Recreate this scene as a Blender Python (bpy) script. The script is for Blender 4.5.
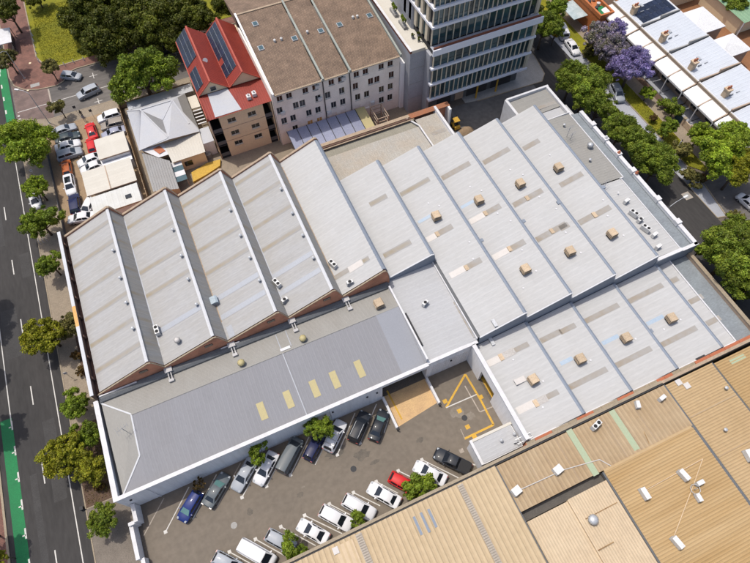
import bpy, math, random
import numpy as np
from mathutils import Vector, Matrix
rnd = random.Random(7)
sc = bpy.context.scene
for o in list(bpy.data.objects): bpy.data.objects.remove(o)
COL = sc.collection

# ------------------------------------------------------------------ camera
# X runs along the streets to the right, Y along the ridges away from the camera
F, PITCH, ROLL, AZ, CAMH = 562.0, math.radians(29.29), math.radians(-1.52), math.radians(-22.67), 80.0
CX, CY = 375.0, 281.5
_f = Vector((0, math.sin(PITCH), -math.cos(PITCH))); _r = Vector((1, 0, 0)); _u = _r.cross(_f)
_r, _u = _r*math.cos(ROLL)+_u*math.sin(ROLL), -_r*math.sin(ROLL)+_u*math.cos(ROLL)
_m = Matrix(((math.cos(AZ), -math.sin(AZ), 0), (math.sin(AZ), math.cos(AZ), 0), (0, 0, 1)))
RV, UV, FV = _m@_r, _m@_u, _m@_f
cam = bpy.data.cameras.new('camera'); cam.sensor_width = 36; cam.lens = F/750*36
cam.clip_start = 0.5; cam.clip_end = 3000
camo = bpy.data.objects.new('camera', cam); COL.objects.link(camo)
M4 = Matrix((RV, UV, -FV)).transposed().to_4x4(); M4.translation = (0, 0, CAMH)
camo.matrix_world = M4
sc.camera = camo

# ------------------------------------------------------------------ light
TOSUN = Vector((-1.3, 1.6, 6.0)).normalized()
w = bpy.data.worlds.new('World'); sc.world = w; w.use_nodes = True
nt = w.node_tree; bg = nt.nodes['Background']; sky = nt.nodes.new('ShaderNodeTexSky')
sky.sky_type = 'NISHITA'; sky.sun_disc = False; sky.dust_density = 4.0; sky.air_density = 1.0; sky.ozone_density = 1.0
sky.sun_elevation = math.asin(TOSUN.z); sky.sun_rotation = math.atan2(TOSUN.x, TOSUN.y)
nt.links.new(sky.outputs[0], bg.inputs[0]); bg.inputs[1].default_value = 0.15
sl = bpy.data.lights.new('sun', 'SUN'); sl.energy = 2.75; sl.angle = math.radians(0.5); sl.color = (1, 0.95, 0.87)
so = bpy.data.objects.new('sun', sl); COL.objects.link(so)
so.rotation_euler = TOSUN.to_track_quat('Z', 'Y').to_euler(); so.location = (-60, 80, 200)
sc.view_settings.view_transform = 'Standard'; sc.view_settings.look = 'None'
sc.view_settings.gamma = 1; sc.view_settings.exposure = 0.28; sc.view_settings.use_curve_mapping = False

# ------------------------------------------------------------------ pixel -> place
def ray(px, py): return RV*((px-CX)/F) - UV*((py-CY)/F) + FV
def at(px, py, z=0.0):
    d = ray(px, py); t = (z-CAMH)/d.z; return Vector((d.x*t, d.y*t, z))
def atY(px, py, Y):
    d = ray(px, py); t = Y/d.y; return Vector((d.x*t, Y, CAMH+d.z*t))
def mpp(p):                       # metres per photo pixel at a point
    return (Vector(p)-Vector((0, 0, CAMH))).dot(FV)/F

# ------------------------------------------------------------------ materials
def srgb(r, g, b):
    f = lambda c: c/12.92 if c <= 0.04045 else ((c+0.055)/1.055)**2.4
    return (f(r/255), f(g/255), f(b/255), 1)
MATS = {}; TINTED = set()
def mat(name, col, col2=None, scale=0.5, rough=0.7, metal=0.0, amount=0.5, fine=0.15, fscale=6.0, stretch=(1, 1, 1), bump=0.0, bscale=20,
        spec=0.4, rnd_obj=0.0, emit=None, alpha=1.0, trans=0.0, contrast=(0.35, 0.7), tint=False):
    if name in MATS: return MATS[name]
    m = bpy.data.materials.new(name); m.use_nodes = True; t = m.node_tree; N = t.nodes; L = t.links
    b = N['Principled BSDF']; b.inputs['Roughness'].default_value = rough; b.inputs['Metallic'].default_value = metal
    b.inputs['Specular IOR Level'].default_value = spec
    tc = N.new('ShaderNodeTexCoord'); mp = N.new('ShaderNodeMapping'); mp.inputs['Scale'].default_value = stretch
    L.new(tc.outputs['Object'], mp.inputs[0])
    n1 = N.new('ShaderNodeTexNoise'); n1.inputs['Scale'].default_value = scale; n1.inputs['Detail'].default_value = 5; n1.inputs['Roughness'].default_value = 0.65
    L.new(mp.outputs[0], n1.inputs['Vector'])
    rp = N.new('ShaderNodeMapRange'); rp.inputs[1].default_value = contrast[0]; rp.inputs[2].default_value = contrast[1]; rp.inputs[4].default_value = amount
    L.new(n1.outputs[0], rp.inputs[0])
    mx = N.new('ShaderNodeMix'); mx.data_type = 'RGBA'; mx.inputs[6].default_value = col
    mx.inputs[7].default_value = col2 if col2 else tuple(c*0.75 for c in col[:3])+(1,)
    L.new(rp.outputs[0], mx.inputs[0]); out = mx.outputs[2]
    if fine > 0:
        n2 = N.new('ShaderNodeTexNoise'); n2.inputs['Scale'].default_value = fscale; n2.inputs['Detail'].default_value = 3
        L.new(mp.outputs[0], n2.inputs['Vector'])
        r2 = N.new('ShaderNodeMapRange'); r2.inputs[1].default_value = 0.3; r2.inputs[2].default_value = 0.7
        r2.inputs[3].default_value = 1-fine; r2.inputs[4].default_value = 1+fine; L.new(n2.outputs[0], r2.inputs[0])
        h = N.new('ShaderNodeMix'); h.data_type = 'RGBA'; h.blend_type = 'MULTIPLY'; h.inputs[0].default_value = 1
        L.new(out, h.inputs[6]); L.new(r2.outputs[0], h.inputs[7]); out = h.outputs[2]
    if tint:
        TINTED.add(m.name)
        a = N.new('ShaderNodeAttribute'); a.attribute_name = 'tint'
        h = N.new('ShaderNodeMix'); h.data_type = 'RGBA'; h.blend_type = 'MULTIPLY'; h.inputs[0].default_value = 1
        L.new(out, h.inputs[6]); L.new(a.outputs['Color'], h.inputs[7]); out = h.outputs[2]
    if rnd_obj:
        oi = N.new('ShaderNodeObjectInfo'); r3 = N.new('ShaderNodeMapRange'); r3.inputs[3].default_value = 1-rnd_obj; r3.inputs[4].default_value = 1+rnd_obj
        L.new(oi.outputs['Random'], r3.inputs[0]); h = N.new('ShaderNodeMix'); h.data_type = 'RGBA'; h.blend_type = 'MULTIPLY'; h.inputs[0].default_value = 1
        L.new(out, h.inputs[6]); L.new(r3.outputs[0], h.inputs[7]); out = h.outputs[2]
    L.new(out, b.inputs['Base Color'])
    if bump:
        n3 = N.new('ShaderNodeTexNoise'); n3.inputs['Scale'].default_value = bscale; n3.inputs['Detail'].default_value = 4; L.new(tc.outputs['Object'], n3.inputs['Vector'])
        bp = N.new('ShaderNodeBump'); bp.inputs['Strength'].default_value = bump; bp.inputs['Distance'].default_value = 0.05
        L.new(n3.outputs[0], bp.inputs['Height']); L.new(bp.outputs[0], b.inputs['Normal'])
    if trans:
        tr = N.new('ShaderNodeBsdfTranslucent'); L.new(out, tr.inputs[0]); ms = N.new('ShaderNodeMixShader'); ms.inputs[0].default_value = trans
        L.new(b.outputs[0], ms.inputs[1]); L.new(tr.outputs[0], ms.inputs[2]); L.new(ms.outputs[0], N['Material Output'].inputs[0])
    MATS[name] = m; return m
def brickmat(name, c1, c2, mortar, bw, bh, rough=0.85, axis='XY', msize=0.02, rot=0.0):
    m = bpy.data.materials.new(name); m.use_nodes = True; t = m.node_tree; N = t.nodes; L = t.links; b = N['Principled BSDF']; b.inputs['Roughness'].default_value = rough
    tc = N.new('ShaderNodeTexCoord'); mp = N.new('ShaderNodeMapping')
    if axis == 'XZ': mp.inputs['Rotation'].default_value = (math.radians(-90), 0, 0)
    elif axis == 'YZ':
        sx = N.new('ShaderNodeSeparateXYZ'); cx = N.new('ShaderNodeCombineXYZ'); L.new(tc.outputs['Object'], sx.inputs[0])
        L.new(sx.outputs[1], cx.inputs[0]); L.new(sx.outputs[2], cx.inputs[1])
    else: mp.inputs['Rotation'].default_value = (0, 0, rot)
    if axis == 'YZ': L.new(cx.outputs[0], mp.inputs[0])
    else: L.new(tc.outputs['Object'], mp.inputs[0])
    br = N.new('ShaderNodeTexBrick'); br.inputs['Color1'].default_value = c1; br.inputs['Color2'].default_value = c2; br.inputs['Mortar'].default_value = mortar
    br.inputs['Scale'].default_value = 1; br.inputs['Brick Width'].default_value = bw; br.inputs['Row Height'].default_value = bh; br.inputs['Mortar Size'].default_value = msize
    L.new(mp.outputs[0], br.inputs[0])
    n = N.new('ShaderNodeTexNoise'); n.inputs['Scale'].default_value = 0.6; n.inputs['Detail'].default_value = 6; L.new(tc.outputs['Object'], n.inputs['Vector'])
    r = N.new('ShaderNodeMapRange'); r.inputs[1].default_value = .3; r.inputs[2].default_value = .7; r.inputs[3].default_value = .7; r.inputs[4].default_value = 1.15; L.new(n.outputs[0], r.inputs[0])
    h = N.new('ShaderNodeMix'); h.data_type = 'RGBA'; h.blend_type = 'MULTIPLY'; h.inputs[0].default_value = 1
    L.new(br.outputs[0], h.inputs[6]); L.new(r.outputs[0], h.inputs[7]); L.new(h.outputs[2], b.inputs['Base Color'])
    bp = N.new('ShaderNodeBump'); bp.inputs['Strength'].default_value = .4; bp.inputs['Distance'].default_value = .03; bp.invert = True
    L.new(br.outputs['Fac'], bp.inputs['Height']); L.new(bp.outputs[0], b.inputs['Normal'])
    MATS[name] = m; return m
def G(v, a=1.0, c=None): return (v, v, v, 1)
S = srgb
# colours are albedos
m_roofW = mat('roof_weathered_grey', (0.324, 0.323, 0.322, 1), (0.272, 0.252, 0.214, 1), scale=.5, rough=.8, spec=.2, amount=0.3, stretch=(.35, 1.6, 1), fine=.05, fscale=3, tint=True)
m_roofE = mat('roof_pale_grey', (0.388, 0.388, 0.386, 1), (0.346, 0.335, 0.315, 1), scale=.35, rough=.8, spec=.2, amount=0.3, stretch=(.3, 1.5, 1), fine=.04, fscale=3, tint=True)
m_roofL = mat('roof_blue_grey', (0.216, 0.217, 0.23, 1), (0.196, 0.192, 0.196, 1), scale=.25, rough=.8, spec=.2, amount=0.35, stretch=(1.5, .3, 1), fine=.04, tint=True)
m_roofN = mat('roof_warm_grey', (0.254, 0.248, 0.23, 1), (0.219, 0.206, 0.185, 1), scale=.35, rough=.8, spec=.2, amount=0.5, stretch=(1.5, .4, 1), fine=.05, tint=True)
m_roofLL = mat('roof_light_blue_grey', (0.238, 0.247, 0.271, 1), None, scale=.3, rough=.8, spec=.2, amount=.2, fine=.04, tint=True)
m_flat = mat('roof_flat_light', (0.363, 0.366, 0.374, 1), (0.317, 0.31, 0.294, 1), scale=.3, rough=.8, spec=.2, amount=0.3, stretch=(.4, 1.5, 1), fine=.05, tint=True)
m_steep = mat('roof_steep_grey', (0.281, 0.281, 0.277, 1), (0.296, 0.259, 0.2, 1), scale=.7, rough=.8, spec=.2, amount=.5, stretch=(.2, 1.2, .2), fine=.06, tint=True)
m_cap = mat('ridge_cap_white', (0.464, 0.472, 0.488, 1), None, scale=1, rough=.7, spec=.25, amount=.3, fine=.05)
m_capE = mat('ridge_cap_blue', (0.2, 0.228, 0.272, 1), None, scale=1, rough=.8, spec=.2, amount=.25, fine=.05)
m_fascia = mat('fascia_blue_grey', (0.18, 0.204, 0.246, 1), None, scale=.6, rough=.55, amount=.3, fine=.05)
m_gutter = mat('gutter_steel', (.20, .225, .24, 1), (.13, .14, .15, 1), scale=.5, rough=.6, amount=.6, stretch=(.4, 1, 1))
m_dgut = mat('gutter_dark', (.10, .105, .11, 1), None, scale=.5, rough=.7, amount=.5)
m_rust = mat('sheet_tan', (0.31, 0.277, 0.228, 1), (0.264, 0.218, 0.165, 1), scale=1.2, rough=.65, amount=.8, fine=.1)
m_rust2 = mat('sheet_tan_faint', (0.297, 0.277, 0.241, 1), (0.277, 0.238, 0.182, 1), scale=.8, rough=.65, amount=.8, stretch=(.25, 1, 1), fine=.08)
m_pale = mat('sheet_pale', (0.47, 0.447, 0.425, 1), (0.417, 0.38, 0.342, 1), scale=1.5, rough=.6, amount=.5, fine=.05)
m_blue = mat('sheet_pale_blue', (0.251, 0.327, 0.416, 1), (0.319, 0.363, 0.402, 1), scale=1.2, rough=.5, amount=.6, fine=.05)
m_bluef = mat('sheet_faint_blue', (0.304, 0.32, 0.35, 1), None, scale=1.2, rough=.5, amount=.15, fine=.05)
m_yel = mat('sheet_yellow', (0.37, 0.317, 0.152, 1), (0.33, 0.277, 0.158, 1), scale=2, rough=.6, amount=.6, fine=.05)
m_white = mat('white_paint', (.54, .54, .555, 1), (.40, .385, .36, 1), scale=1.1, rough=.7, spec=.25, amount=.5, fine=.06)
m_wall = mat('wall_pale_grey', (.76, .755, .76, 1), (.58, .565, .55, 1), scale=.9, rough=.85, spec=.2, amount=.6, stretch=(1.4, 1.4, .10), fine=.05)
m_cream = mat('wall_cream', (0.713, 0.571, 0.374, 1), (0.575, 0.449, 0.289, 1), scale=.4, rough=.85, amount=.5, fine=.06)
m_conc = mat('concrete', (0.288, 0.28, 0.264, 1), (0.208, 0.2, 0.188, 1), scale=.5, rough=.85, amount=.7, fine=.12, bump=.2)
m_concb = mat('concrete_blue_grey', (.30, .31, .34, 1), (.22, .225, .24, 1), scale=.3, rough=.75, amount=.6, fine=.08)
m_coping = mat('coping_brown', (.34, .26, .185, 1), (.22, .17, .12, 1), scale=1, rough=.85, amount=.7, fine=.15)
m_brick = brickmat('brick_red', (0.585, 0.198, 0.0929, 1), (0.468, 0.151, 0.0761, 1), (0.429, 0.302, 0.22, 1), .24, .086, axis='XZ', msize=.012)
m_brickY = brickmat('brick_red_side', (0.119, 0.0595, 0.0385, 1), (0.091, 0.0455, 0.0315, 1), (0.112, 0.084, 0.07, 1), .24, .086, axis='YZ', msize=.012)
m_asph = mat('asphalt_road', (0.0488, 0.0459, 0.0444, 1), (0.0355, 0.034, 0.0333, 1), scale=.12, rough=.95, spec=.2, amount=.9, fine=.12, fscale=1.5, stretch=(1.6, .35, 1), bump=.15, bscale=30)
m_asph2 = mat('asphalt_street', (0.132, 0.12, 0.11, 1), (0.0918, 0.0849, 0.0803, 1), scale=.12, rough=.95, spec=.2, amount=.9, fine=.14, fscale=1.2, stretch=(.4, 1.4, 1), bump=.15, bscale=30)
m_asphd = mat('asphalt_lane', (.105, .102, .10, 1), (.075, .072, .07, 1), scale=.2, rough=.9, amount=.8, fine=.15, fscale=1.2)
m_park = mat('asphalt_car_park', (.160, .135, .108, 1), (.128, .110, .090, 1), scale=.16, rough=.95, spec=.15, amount=.9, fine=.09, fscale=1.3, bump=.15, bscale=30, contrast=(.3, .75))
m_line = mat('paint_white', (0.496, 0.48, 0.448, 1), (0.28, 0.264, 0.24, 1), scale=1.2, rough=.7, amount=.5, fine=.1)
m_linef = mat('paint_worn', (0.352, 0.304, 0.256, 1), (0.16, 0.136, 0.112, 1), scale=1.2, rough=.8, amount=.7)
m_ly = mat('paint_yellow', (0.496, 0.288, 0.028, 1), (0.336, 0.2, 0.04, 1), scale=1, rough=.7, amount=.7)
m_lyf = mat('paint_ochre', (0.515, 0.342, 0.166, 1), (0.368, 0.237, 0.124, 1), scale=.5, rough=.8, amount=.8, fine=.12)
m_green = mat('paint_green', (0.0126, 0.164, 0.0525, 1), (0.014, 0.105, 0.042, 1), scale=.4, rough=.85, amount=.7, fine=.12)
m_paver = brickmat('paving_red', (0.183, 0.08, 0.0576, 1), (0.14, 0.0624, 0.0464, 1), (0.111, 0.064, 0.048, 1), .5, .25, rot=.78)
m_paver2 = brickmat('paving_plum', (.155, .105, .09, 1), (.13, .088, .078, 1), (.11, .08, .07, 1), .5, .25, rot=.2)
m_foot = mat('footpath_tan', (0.24, 0.196, 0.144, 1), (0.176, 0.144, 0.108, 1), scale=.5, rough=.9, amount=.8, fine=.15)
m_footg = mat('footpath_grey', (0.16, 0.136, 0.112, 1), (0.104, 0.088, 0.072, 1), scale=.6, rough=.9, amount=.8, fine=.2, fscale=8)
m_kerb = mat('kerb_stone', (0.272, 0.224, 0.16, 1), (0.208, 0.168, 0.12, 1), scale=1, rough=.9, amount=.6, fine=.15)
m_mulch = mat('mulch', (.10, .062, .042, 1), (.065, .042, .03, 1), scale=2, rough=.95, amount=.8, fine=.3, fscale=9, bump=.6, bscale=12)
m_dirt = mat('yard_sand', (0.272, 0.192, 0.116, 1), (0.2, 0.14, 0.088, 1), scale=.35, rough=.95, amount=.9, fine=.15)
m_earth = mat('earth_red', (.23, .105, .045, 1), (.16, .075, .035, 1), scale=.3, rough=.95, amount=.9, fine=.2)
m_grass = mat('grass', (.185, .170, .005, 1), (.12, .125, .006, 1), scale=.22, rough=.95, amount=.9, fine=.2, fscale=4, bump=.5, bscale=14, contrast=(.35, .62))
m_ground = mat('ground_brown', (.12, .10, .08, 1), (.09, .075, .06, 1), scale=.2, rough=.95, amount=.8, fine=.2)
m_tan = mat('roof_tan', (0.395, 0.285, 0.16, 1), (0.35, 0.245, 0.13, 1), scale=.16, rough=.85, spec=.2, amount=.9, stretch=(1, 1, 1), fine=.05, fscale=1.4, tint=True, contrast=(.32, .7))
m_tan2 = mat('roof_tan_weathered', (.365, .278, .178, 1), (.295, .208, .12, 1), scale=.2, rough=.85, spec=.2, amount=.9, fine=.05, fscale=1.4, tint=True, contrast=(.32, .7))
m_tan3 = mat('roof_tan_orange', (0.398, 0.282, 0.149, 1), (0.32, 0.205, 0.088, 1), scale=.45, rough=.85, spec=.2, amount=.85, stretch=(.10, .8, 1), fine=.04, fscale=1.4, tint=True, contrast=(.36, .68))
m_tan4 = mat('roof_beige', (0.437, 0.339, 0.219, 1), (0.4, 0.307, 0.191, 1), scale=.16, rough=.85, spec=.2, amount=.9, stretch=(1, 1, 1), fine=.05, fscale=1.4, tint=True, contrast=(.32, .7))
m_tan5 = mat('roof_pale_beige', (0.484, 0.386, 0.265, 1), (0.437, 0.335, 0.223, 1), scale=.16, rough=.85, spec=.2, amount=.9, stretch=(1, 1, 1), fine=.05, fscale=1.4, tint=True, contrast=(.32, .7))
m_tan6 = mat('roof_tan_east', (0.36, 0.25, 0.125, 1), (0.31, 0.2, 0.09, 1), scale=.16, rough=.85, spec=.2, amount=.9, stretch=(1, 1, 1), fine=.05, fscale=1.4, tint=True, contrast=(.32, .7))
m_mint = mat('sheet_mint', (0.274, 0.336, 0.223, 1), (0.319, 0.322, 0.211, 1), scale=1, rough=.6, amount=.6, fine=.05)
m_dark = mat('dark_grey', (.035, .035, .037, 1), None, rough=.8)
m_black = mat('black_rubber', (.015, .015, .016, 1), None, rough=.8, fine=0)
m_metal = mat('galvanised', (.45, .46, .47, 1), None, scale=2, rough=.45, metal=.4, amount=.3)
m_ac = mat('appliance_white', (0.558, 0.558, 0.549, 1), (0.41, 0.402, 0.377, 1), scale=1.5, rough=.5, amount=.4)
m_acd = mat('appliance_grey', (.22, .23, .25, 1), None, rough=.6)
m_cool = mat('cooler_beige', (.44, .345, .24, 1), (.36, .27, .185, 1), scale=1, rough=.75, spec=.2, amount=.5, rnd_obj=.12)
m_glass = mat('window_glass', (.012, .016, .02, 1), None, rough=.08, spec=.6, fine=0)
m_glasst = mat('window_glass_teal', (.022, .052, .06, 1), (.05, .095, .105, 1), scale=.4, rough=.06, spec=.7, fine=0, rnd_obj=.55)
m_frame = mat('window_frame', (.48, .46, .42, 1), None, rough=.6)
m_orange = mat('board_orange', (.55, .31, .10, 1), None, rough=.7)
m_apt = mat('render_off_white', (0.817, 0.76, 0.688, 1), (0.625, 0.565, 0.493, 1), scale=.35, rough=.85, amount=.8, fine=.06)
m_redr = mat('roof_red', (0.229, 0.0302, 0.0176, 1), (0.167, 0.0216, 0.0144, 1), scale=.5, rough=.6, amount=.7, fine=.1, tint=True)
m_redc = mat('roof_red_cap', (0.322, 0.06, 0.036, 1), None, rough=.6, amount=.4)
m_sol = mat('solar_cell', (.010, .015, .034, 1), (.014, .022, .045, 1), scale=.6, rough=.25, spec=.4, amount=.7, fine=.1, rnd_obj=.25)
m_solf = mat('solar_frame', (.30, .32, .35, 1), None, rough=.4, metal=.5)
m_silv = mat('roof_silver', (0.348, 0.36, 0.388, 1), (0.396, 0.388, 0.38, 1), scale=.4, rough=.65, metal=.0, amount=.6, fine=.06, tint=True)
m_silvd = mat('roof_silver_dark', (0.198, 0.198, 0.198, 1), (0.165, 0.158, 0.152, 1), scale=.5, rough=.5, metal=.2, amount=.6, fine=.1, tint=True)
m_shed = mat('roof_cream', (0.476, 0.452, 0.397, 1), (0.413, 0.382, 0.326, 1), scale=.4, rough=.65, amount=.5, fine=.04, tint=True)
m_shedg = mat('roof_offwhite', (0.493, 0.501, 0.485, 1), (0.397, 0.389, 0.342, 1), scale=.4, rough=.65, amount=.7, fine=.05, tint=True)
m_terr = mat('roof_ice_white', (0.454, 0.483, 0.527, 1), (0.397, 0.416, 0.449, 1), scale=.5, rough=.75, spec=.2, amount=.6, fine=.05, tint=True)
m_ver = mat('verandah_white', (0.589, 0.589, 0.589, 1), (0.517, 0.508, 0.49, 1), scale=.6, rough=.55, amount=.4)
m_party = mat('party_wall_stone', (.36, .27, .20, 1), (.28, .21, .155, 1), scale=.8, rough=.85, amount=.6)
m_fin = mat('fin_beige', (.50, .44, .335, 1), None, scale=.5, rough=.6, amount=.2, fine=.04)
m_slab = mat('slab_white', (.62, .63, .68, 1), None, scale=.3, rough=.55, amount=.15, fine=.04)
m_deck = mat('deck_red_brown', (.17, .055, .03, 1), None, rough=.8)
m_tower = mat('tower_grey', (.26, .27, .30, 1), (.2, .205, .22, 1), scale=.3, rough=.5, amount=.5)
m_bark = mat('bark', (.12, .09, .065, 1), (.07, .05, .04, 1), scale=3, rough=.95, amount=.8)
m_tile = brickmat('roof_tile_brown', (0.214, 0.147, 0.101, 1), (0.17, 0.116, 0.0786, 1), (0.0787, 0.0516, 0.0374, 1), .33, .30, msize=.03)
m_copper = mat('flashing_green_grey', (.26, .28, .25, 1), None, rough=.7)
m_terra = mat('terracotta', (.36, .12, .06, 1), None, rough=.8)
m_chim = mat('chimney_cream', (.50, .39, .27, 1), (.35, .25, .18, 1), scale=2, rough=.9, amount=.6)
m_ob = mat('render_orange', (.40, .13, .04, 1), (.32, .1, .035, 1), scale=.6, rough=.8, amount=.6)
m_teal = mat('sheet_teal', (0.035, 0.077, 0.098, 1), None, rough=.6)
m_poly = mat('polycarbonate_blue', (.20, .215, .30, 1), (.25, .265, .34, 1), scale=.5, rough=.45, amount=.6, rnd_obj=.12)
m_rubbish = mat('tarp_yellow', (0.45, 0.288, 0.045, 1), (0.375, 0.224, 0.045, 1), scale=2, rough=.8, amount=.6, bump=.3, bscale=4)

def stain(name, base, tan, k0=1.0, k1=.35, soft=.12, nscale=1.1):
    m = bpy.data.materials.new(name); m.use_nodes = True; t = m.node_tree; N = t.nodes; L = t.links; b = N['Principled BSDF']; b.inputs['Roughness'].default_value = .8; b.inputs['Specular IOR Level'].default_value = .2
    tc = N.new('ShaderNodeTexCoord'); sp = N.new('ShaderNodeSeparateXYZ'); L.new(tc.outputs['Generated'], sp.inputs[0])
    n = N.new('ShaderNodeTexNoise'); n.inputs['Scale'].default_value = nscale; n.inputs['Detail'].default_value = 5; L.new(tc.outputs['Object'], n.inputs['Vector'])
    def mr(a, b0, b1, c0, c1): r = N.new('ShaderNodeMapRange'); L.new(a, r.inputs[0]); r.inputs[1].default_value = b0; r.inputs[2].default_value = b1; r.inputs[3].default_value = c0; r.inputs[4].default_value = c1; return r.outputs[0]
    def mul(a, c): q = N.new('ShaderNodeMath'); q.operation = 'MULTIPLY'; L.new(a, q.inputs[0]); L.new(c, q.inputs[1]); return q.outputs[0]
    f = mul(mr(sp.outputs[0], 0, 1, k0, k1), mr(n.outputs[0], .3, .65, .45, 1.1)); f = mul(f, mul(mr(sp.outputs[1], 0, soft, 0, 1), mr(sp.outputs[1], 1-soft, 1, 1, 0)))
    mx = N.new('ShaderNodeMix'); mx.data_type = 'RGBA'; mx.inputs[6].default_value = base; mx.inputs[7].default_value = tan; L.new(f, mx.inputs[0]); L.new(mx.outputs[2], b.inputs['Base Color']); MATS[name] = m; return m
m_rust = stain('sheet_tan', (0.29, 0.29, 0.287, 1), (0.244, 0.201, 0.149, 1), .8, .4, .08)
m_rust2 = stain('sheet_tan_faint', (0.277, 0.274, 0.271, 1), (0.257, 0.218, 0.155, 1), 1.0, .4, .3, .7)

# ------------------------------------------------------------------ mesh building
OFF = {}
class MB:
    def __init__(s): s.v = []; s.f = []; s.tint = {}
    def poly(s, pts):
        i = len(s.v); s.v += [tuple(p) for p in pts]; s.f.append(tuple(range(i, i+len(pts)))); return s
    def box(s, x0, x1, y0, y1, z0, z1):
        i = len(s.v); s.v += [(x, y, z) for z in (z0, z1) for (x, y) in ((x0, y0), (x1, y0), (x1, y1), (x0, y1))]
        for q in ((3, 2, 1, 0), (4, 5, 6, 7), (0, 1, 5, 4), (1, 2, 6, 5), (2, 3, 7, 6), (3, 0, 4, 7)): s.f.append(tuple(i+k for k in q))
        return s
    def prism(s, pts, z0, z1):
        n = len(pts); i = len(s.v)
        zz = lambda z, p: z(p) if callable(z) else z
        s.v += [(p[0], p[1], zz(z0, p)) for p in pts] + [(p[0], p[1], zz(z1, p)) for p in pts]
        s.f.append(tuple(range(i+n-1, i-1, -1))); s.f.append(tuple(range(i+n, i+2*n)))
        for k in range(n): s.f.append((i+k, i+(k+1) % n, i+n+(k+1) % n, i+n+k))
        return s
    def prismY(s, prof, y0, y1):      # profile of (x,z) counter-clockwise seen from -Y, extruded along Y
        n = len(prof); i = len(s.v)
        s.v += [(x, y0, z) for x, z in prof] + [(x, y1, z) for x, z in prof]
        s.f.append(tuple(range(i, i+n))); s.f.append(tuple(range(i+2*n-1, i+n-1, -1)))
        for k in range(n): s.f.append((i+k, i+n+k, i+n+(k+1) % n, i+(k+1) % n))
        return s
    def prismX(s, prof, x0, x1):
        n = len(prof); i = len(s.v)
        s.v += [(x0, y, z) for y, z in prof] + [(x1, y, z) for y, z in prof]
        s.f.append(tuple(range(i+n-1, i-1, -1))); s.f.append(tuple(range(i+n, i+2*n)))
        for k in range(n): s.f.append((i+k, i+(k+1) % n, i+n+(k+1) % n, i+n+k))
        return s
    def bar(s, p, q, w, h):           # box between two points, w wide, h tall
        p, q = Vector(p), Vector(q); d = (q-p).normalized(); side = d.cross(Vector((0, 0, 1)))
        if side.length < 1e-4: side = Vector((1, 0, 0))
        side.normalize(); up = side.cross(d).normalized(); i = len(s.v)
        for c in (p, q):
            for a, b in ((-1, -1), (1, -1), (1, 1), (-1, 1)): s.v.append(tuple(c+side*(a*w/2)+up*(b*h/2)))
        for f in ((0, 3, 2, 1), (4, 5, 6, 7), (0, 1, 5, 4), (1, 2, 6, 5), (2, 3, 7, 6), (3, 0, 4, 7)): s.f.append(tuple(i+k for k in f))
        return s
    def tube(s, pts, rad, n=8, cap=True):
        pts = [Vector(p) for p in pts]; rad = rad if isinstance(rad, (list, tuple)) else [rad]*len(pts); base = len(s.v)
        for k, p in enumerate(pts):
            d = (pts[min(k+1, len(pts)-1)]-pts[max(k-1, 0)]).normalized(); a = d.cross(Vector((.31, .17, 1)) if abs(d.z) < .95 else Vector((1, 0, 0))).normalized(); b = d.cross(a)
            for j in range(n): t = 2*math.pi*j/n; s.v.append(tuple(p+(a*math.cos(t)+b*math.sin(t))*rad[k]))
        for k in range(len(pts)-1):
            for j in range(n): s.f.append((base+k*n+j, base+k*n+(j+1) % n, base+(k+1)*n+(j+1) % n, base+(k+1)*n+j))
        if cap: s.f.append(tuple(base+n-1-j for j in range(n))); s.f.append(tuple(base+(len(pts)-1)*n+j for j in range(n)))
        return s
    def sheet(s, p00, p10, p11, p01, pitch=.76, h=.045, laps=2, var=.016, pan=.965, prof=((0, 0), (.60, 0), (.70, 1), (.90, 1), (1, 0))):   # ribs run p00->p10, repeat p00->p01; every sheet has its own weathering
        a, b, c, d = map(Vector, (p00, p10, p11, p01)); L = max((d-a).length, (c-b).length); n = max(1, round(L/pitch))
        nrm = (b-a).cross(d-a).normalized(); nrm = nrm if nrm.z > 0 else -nrm
        if max((b-a).length, (c-d).length) < 5: laps = 1
        cuts = [0]+[(k+.12*rnd.uniform(-1, 1))/laps for k in range(1, laps)]+[1]; old = [1.0]*n
        for j in range(laps):
            lift = nrm*(.006*(laps-j))
            for k in range(n):
                if k % 2 == 0 or pitch > 1: old[k] = 1+var*rnd.gauss(0, .6)
                else: old[k] = old[k-1]
                u0, u1 = cuts[j], cuts[j+1]+(.01 if j < laps-1 else 0); i = len(s.v)
                for t, hh in prof:
                    q = (k+t)/n; A_, B_2 = a.lerp(d, q), b.lerp(c, q); o = nrm*h*hh+lift
                    for u in (u0, u1): s.tint[len(s.v)] = old[k]*(1.0 if hh else pan)*(1 if u < .5 else .995); s.v.append(tuple(A_.lerp(B_2, u)+o))
                for m_ in range(len(prof)-1): s.f.append((i+2*m_, i+2*m_+1, i+2*m_+3, i+2*m_+2))
        return s
    def mesh(s, name, m=None, off=None, smooth=False):
        me = bpy.data.meshes.new(name); v = s.v
        if off is not None and (off[0] or off[1] or off[2]): v = [(a-off[0], b-off[1], c-off[2]) for a, b, c in v]
        me.from_pydata(v, [], s.f); me.update()
        if m: me.materials.append(m)
        if m and m.name in TINTED:
            ca = me.color_attributes.new('tint', 'FLOAT_COLOR', 'POINT'); ca.data.foreach_set('color', np.repeat(np.array([s.tint.get(k, 1.0) for k in range(len(v))], np.float32), 4))
        if smooth:
            me.polygons.foreach_set('use_smooth', [True]*len(me.polygons))
            if smooth is not True: me.set_sharp_from_angle(angle=math.radians(smooth))
        return me
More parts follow.
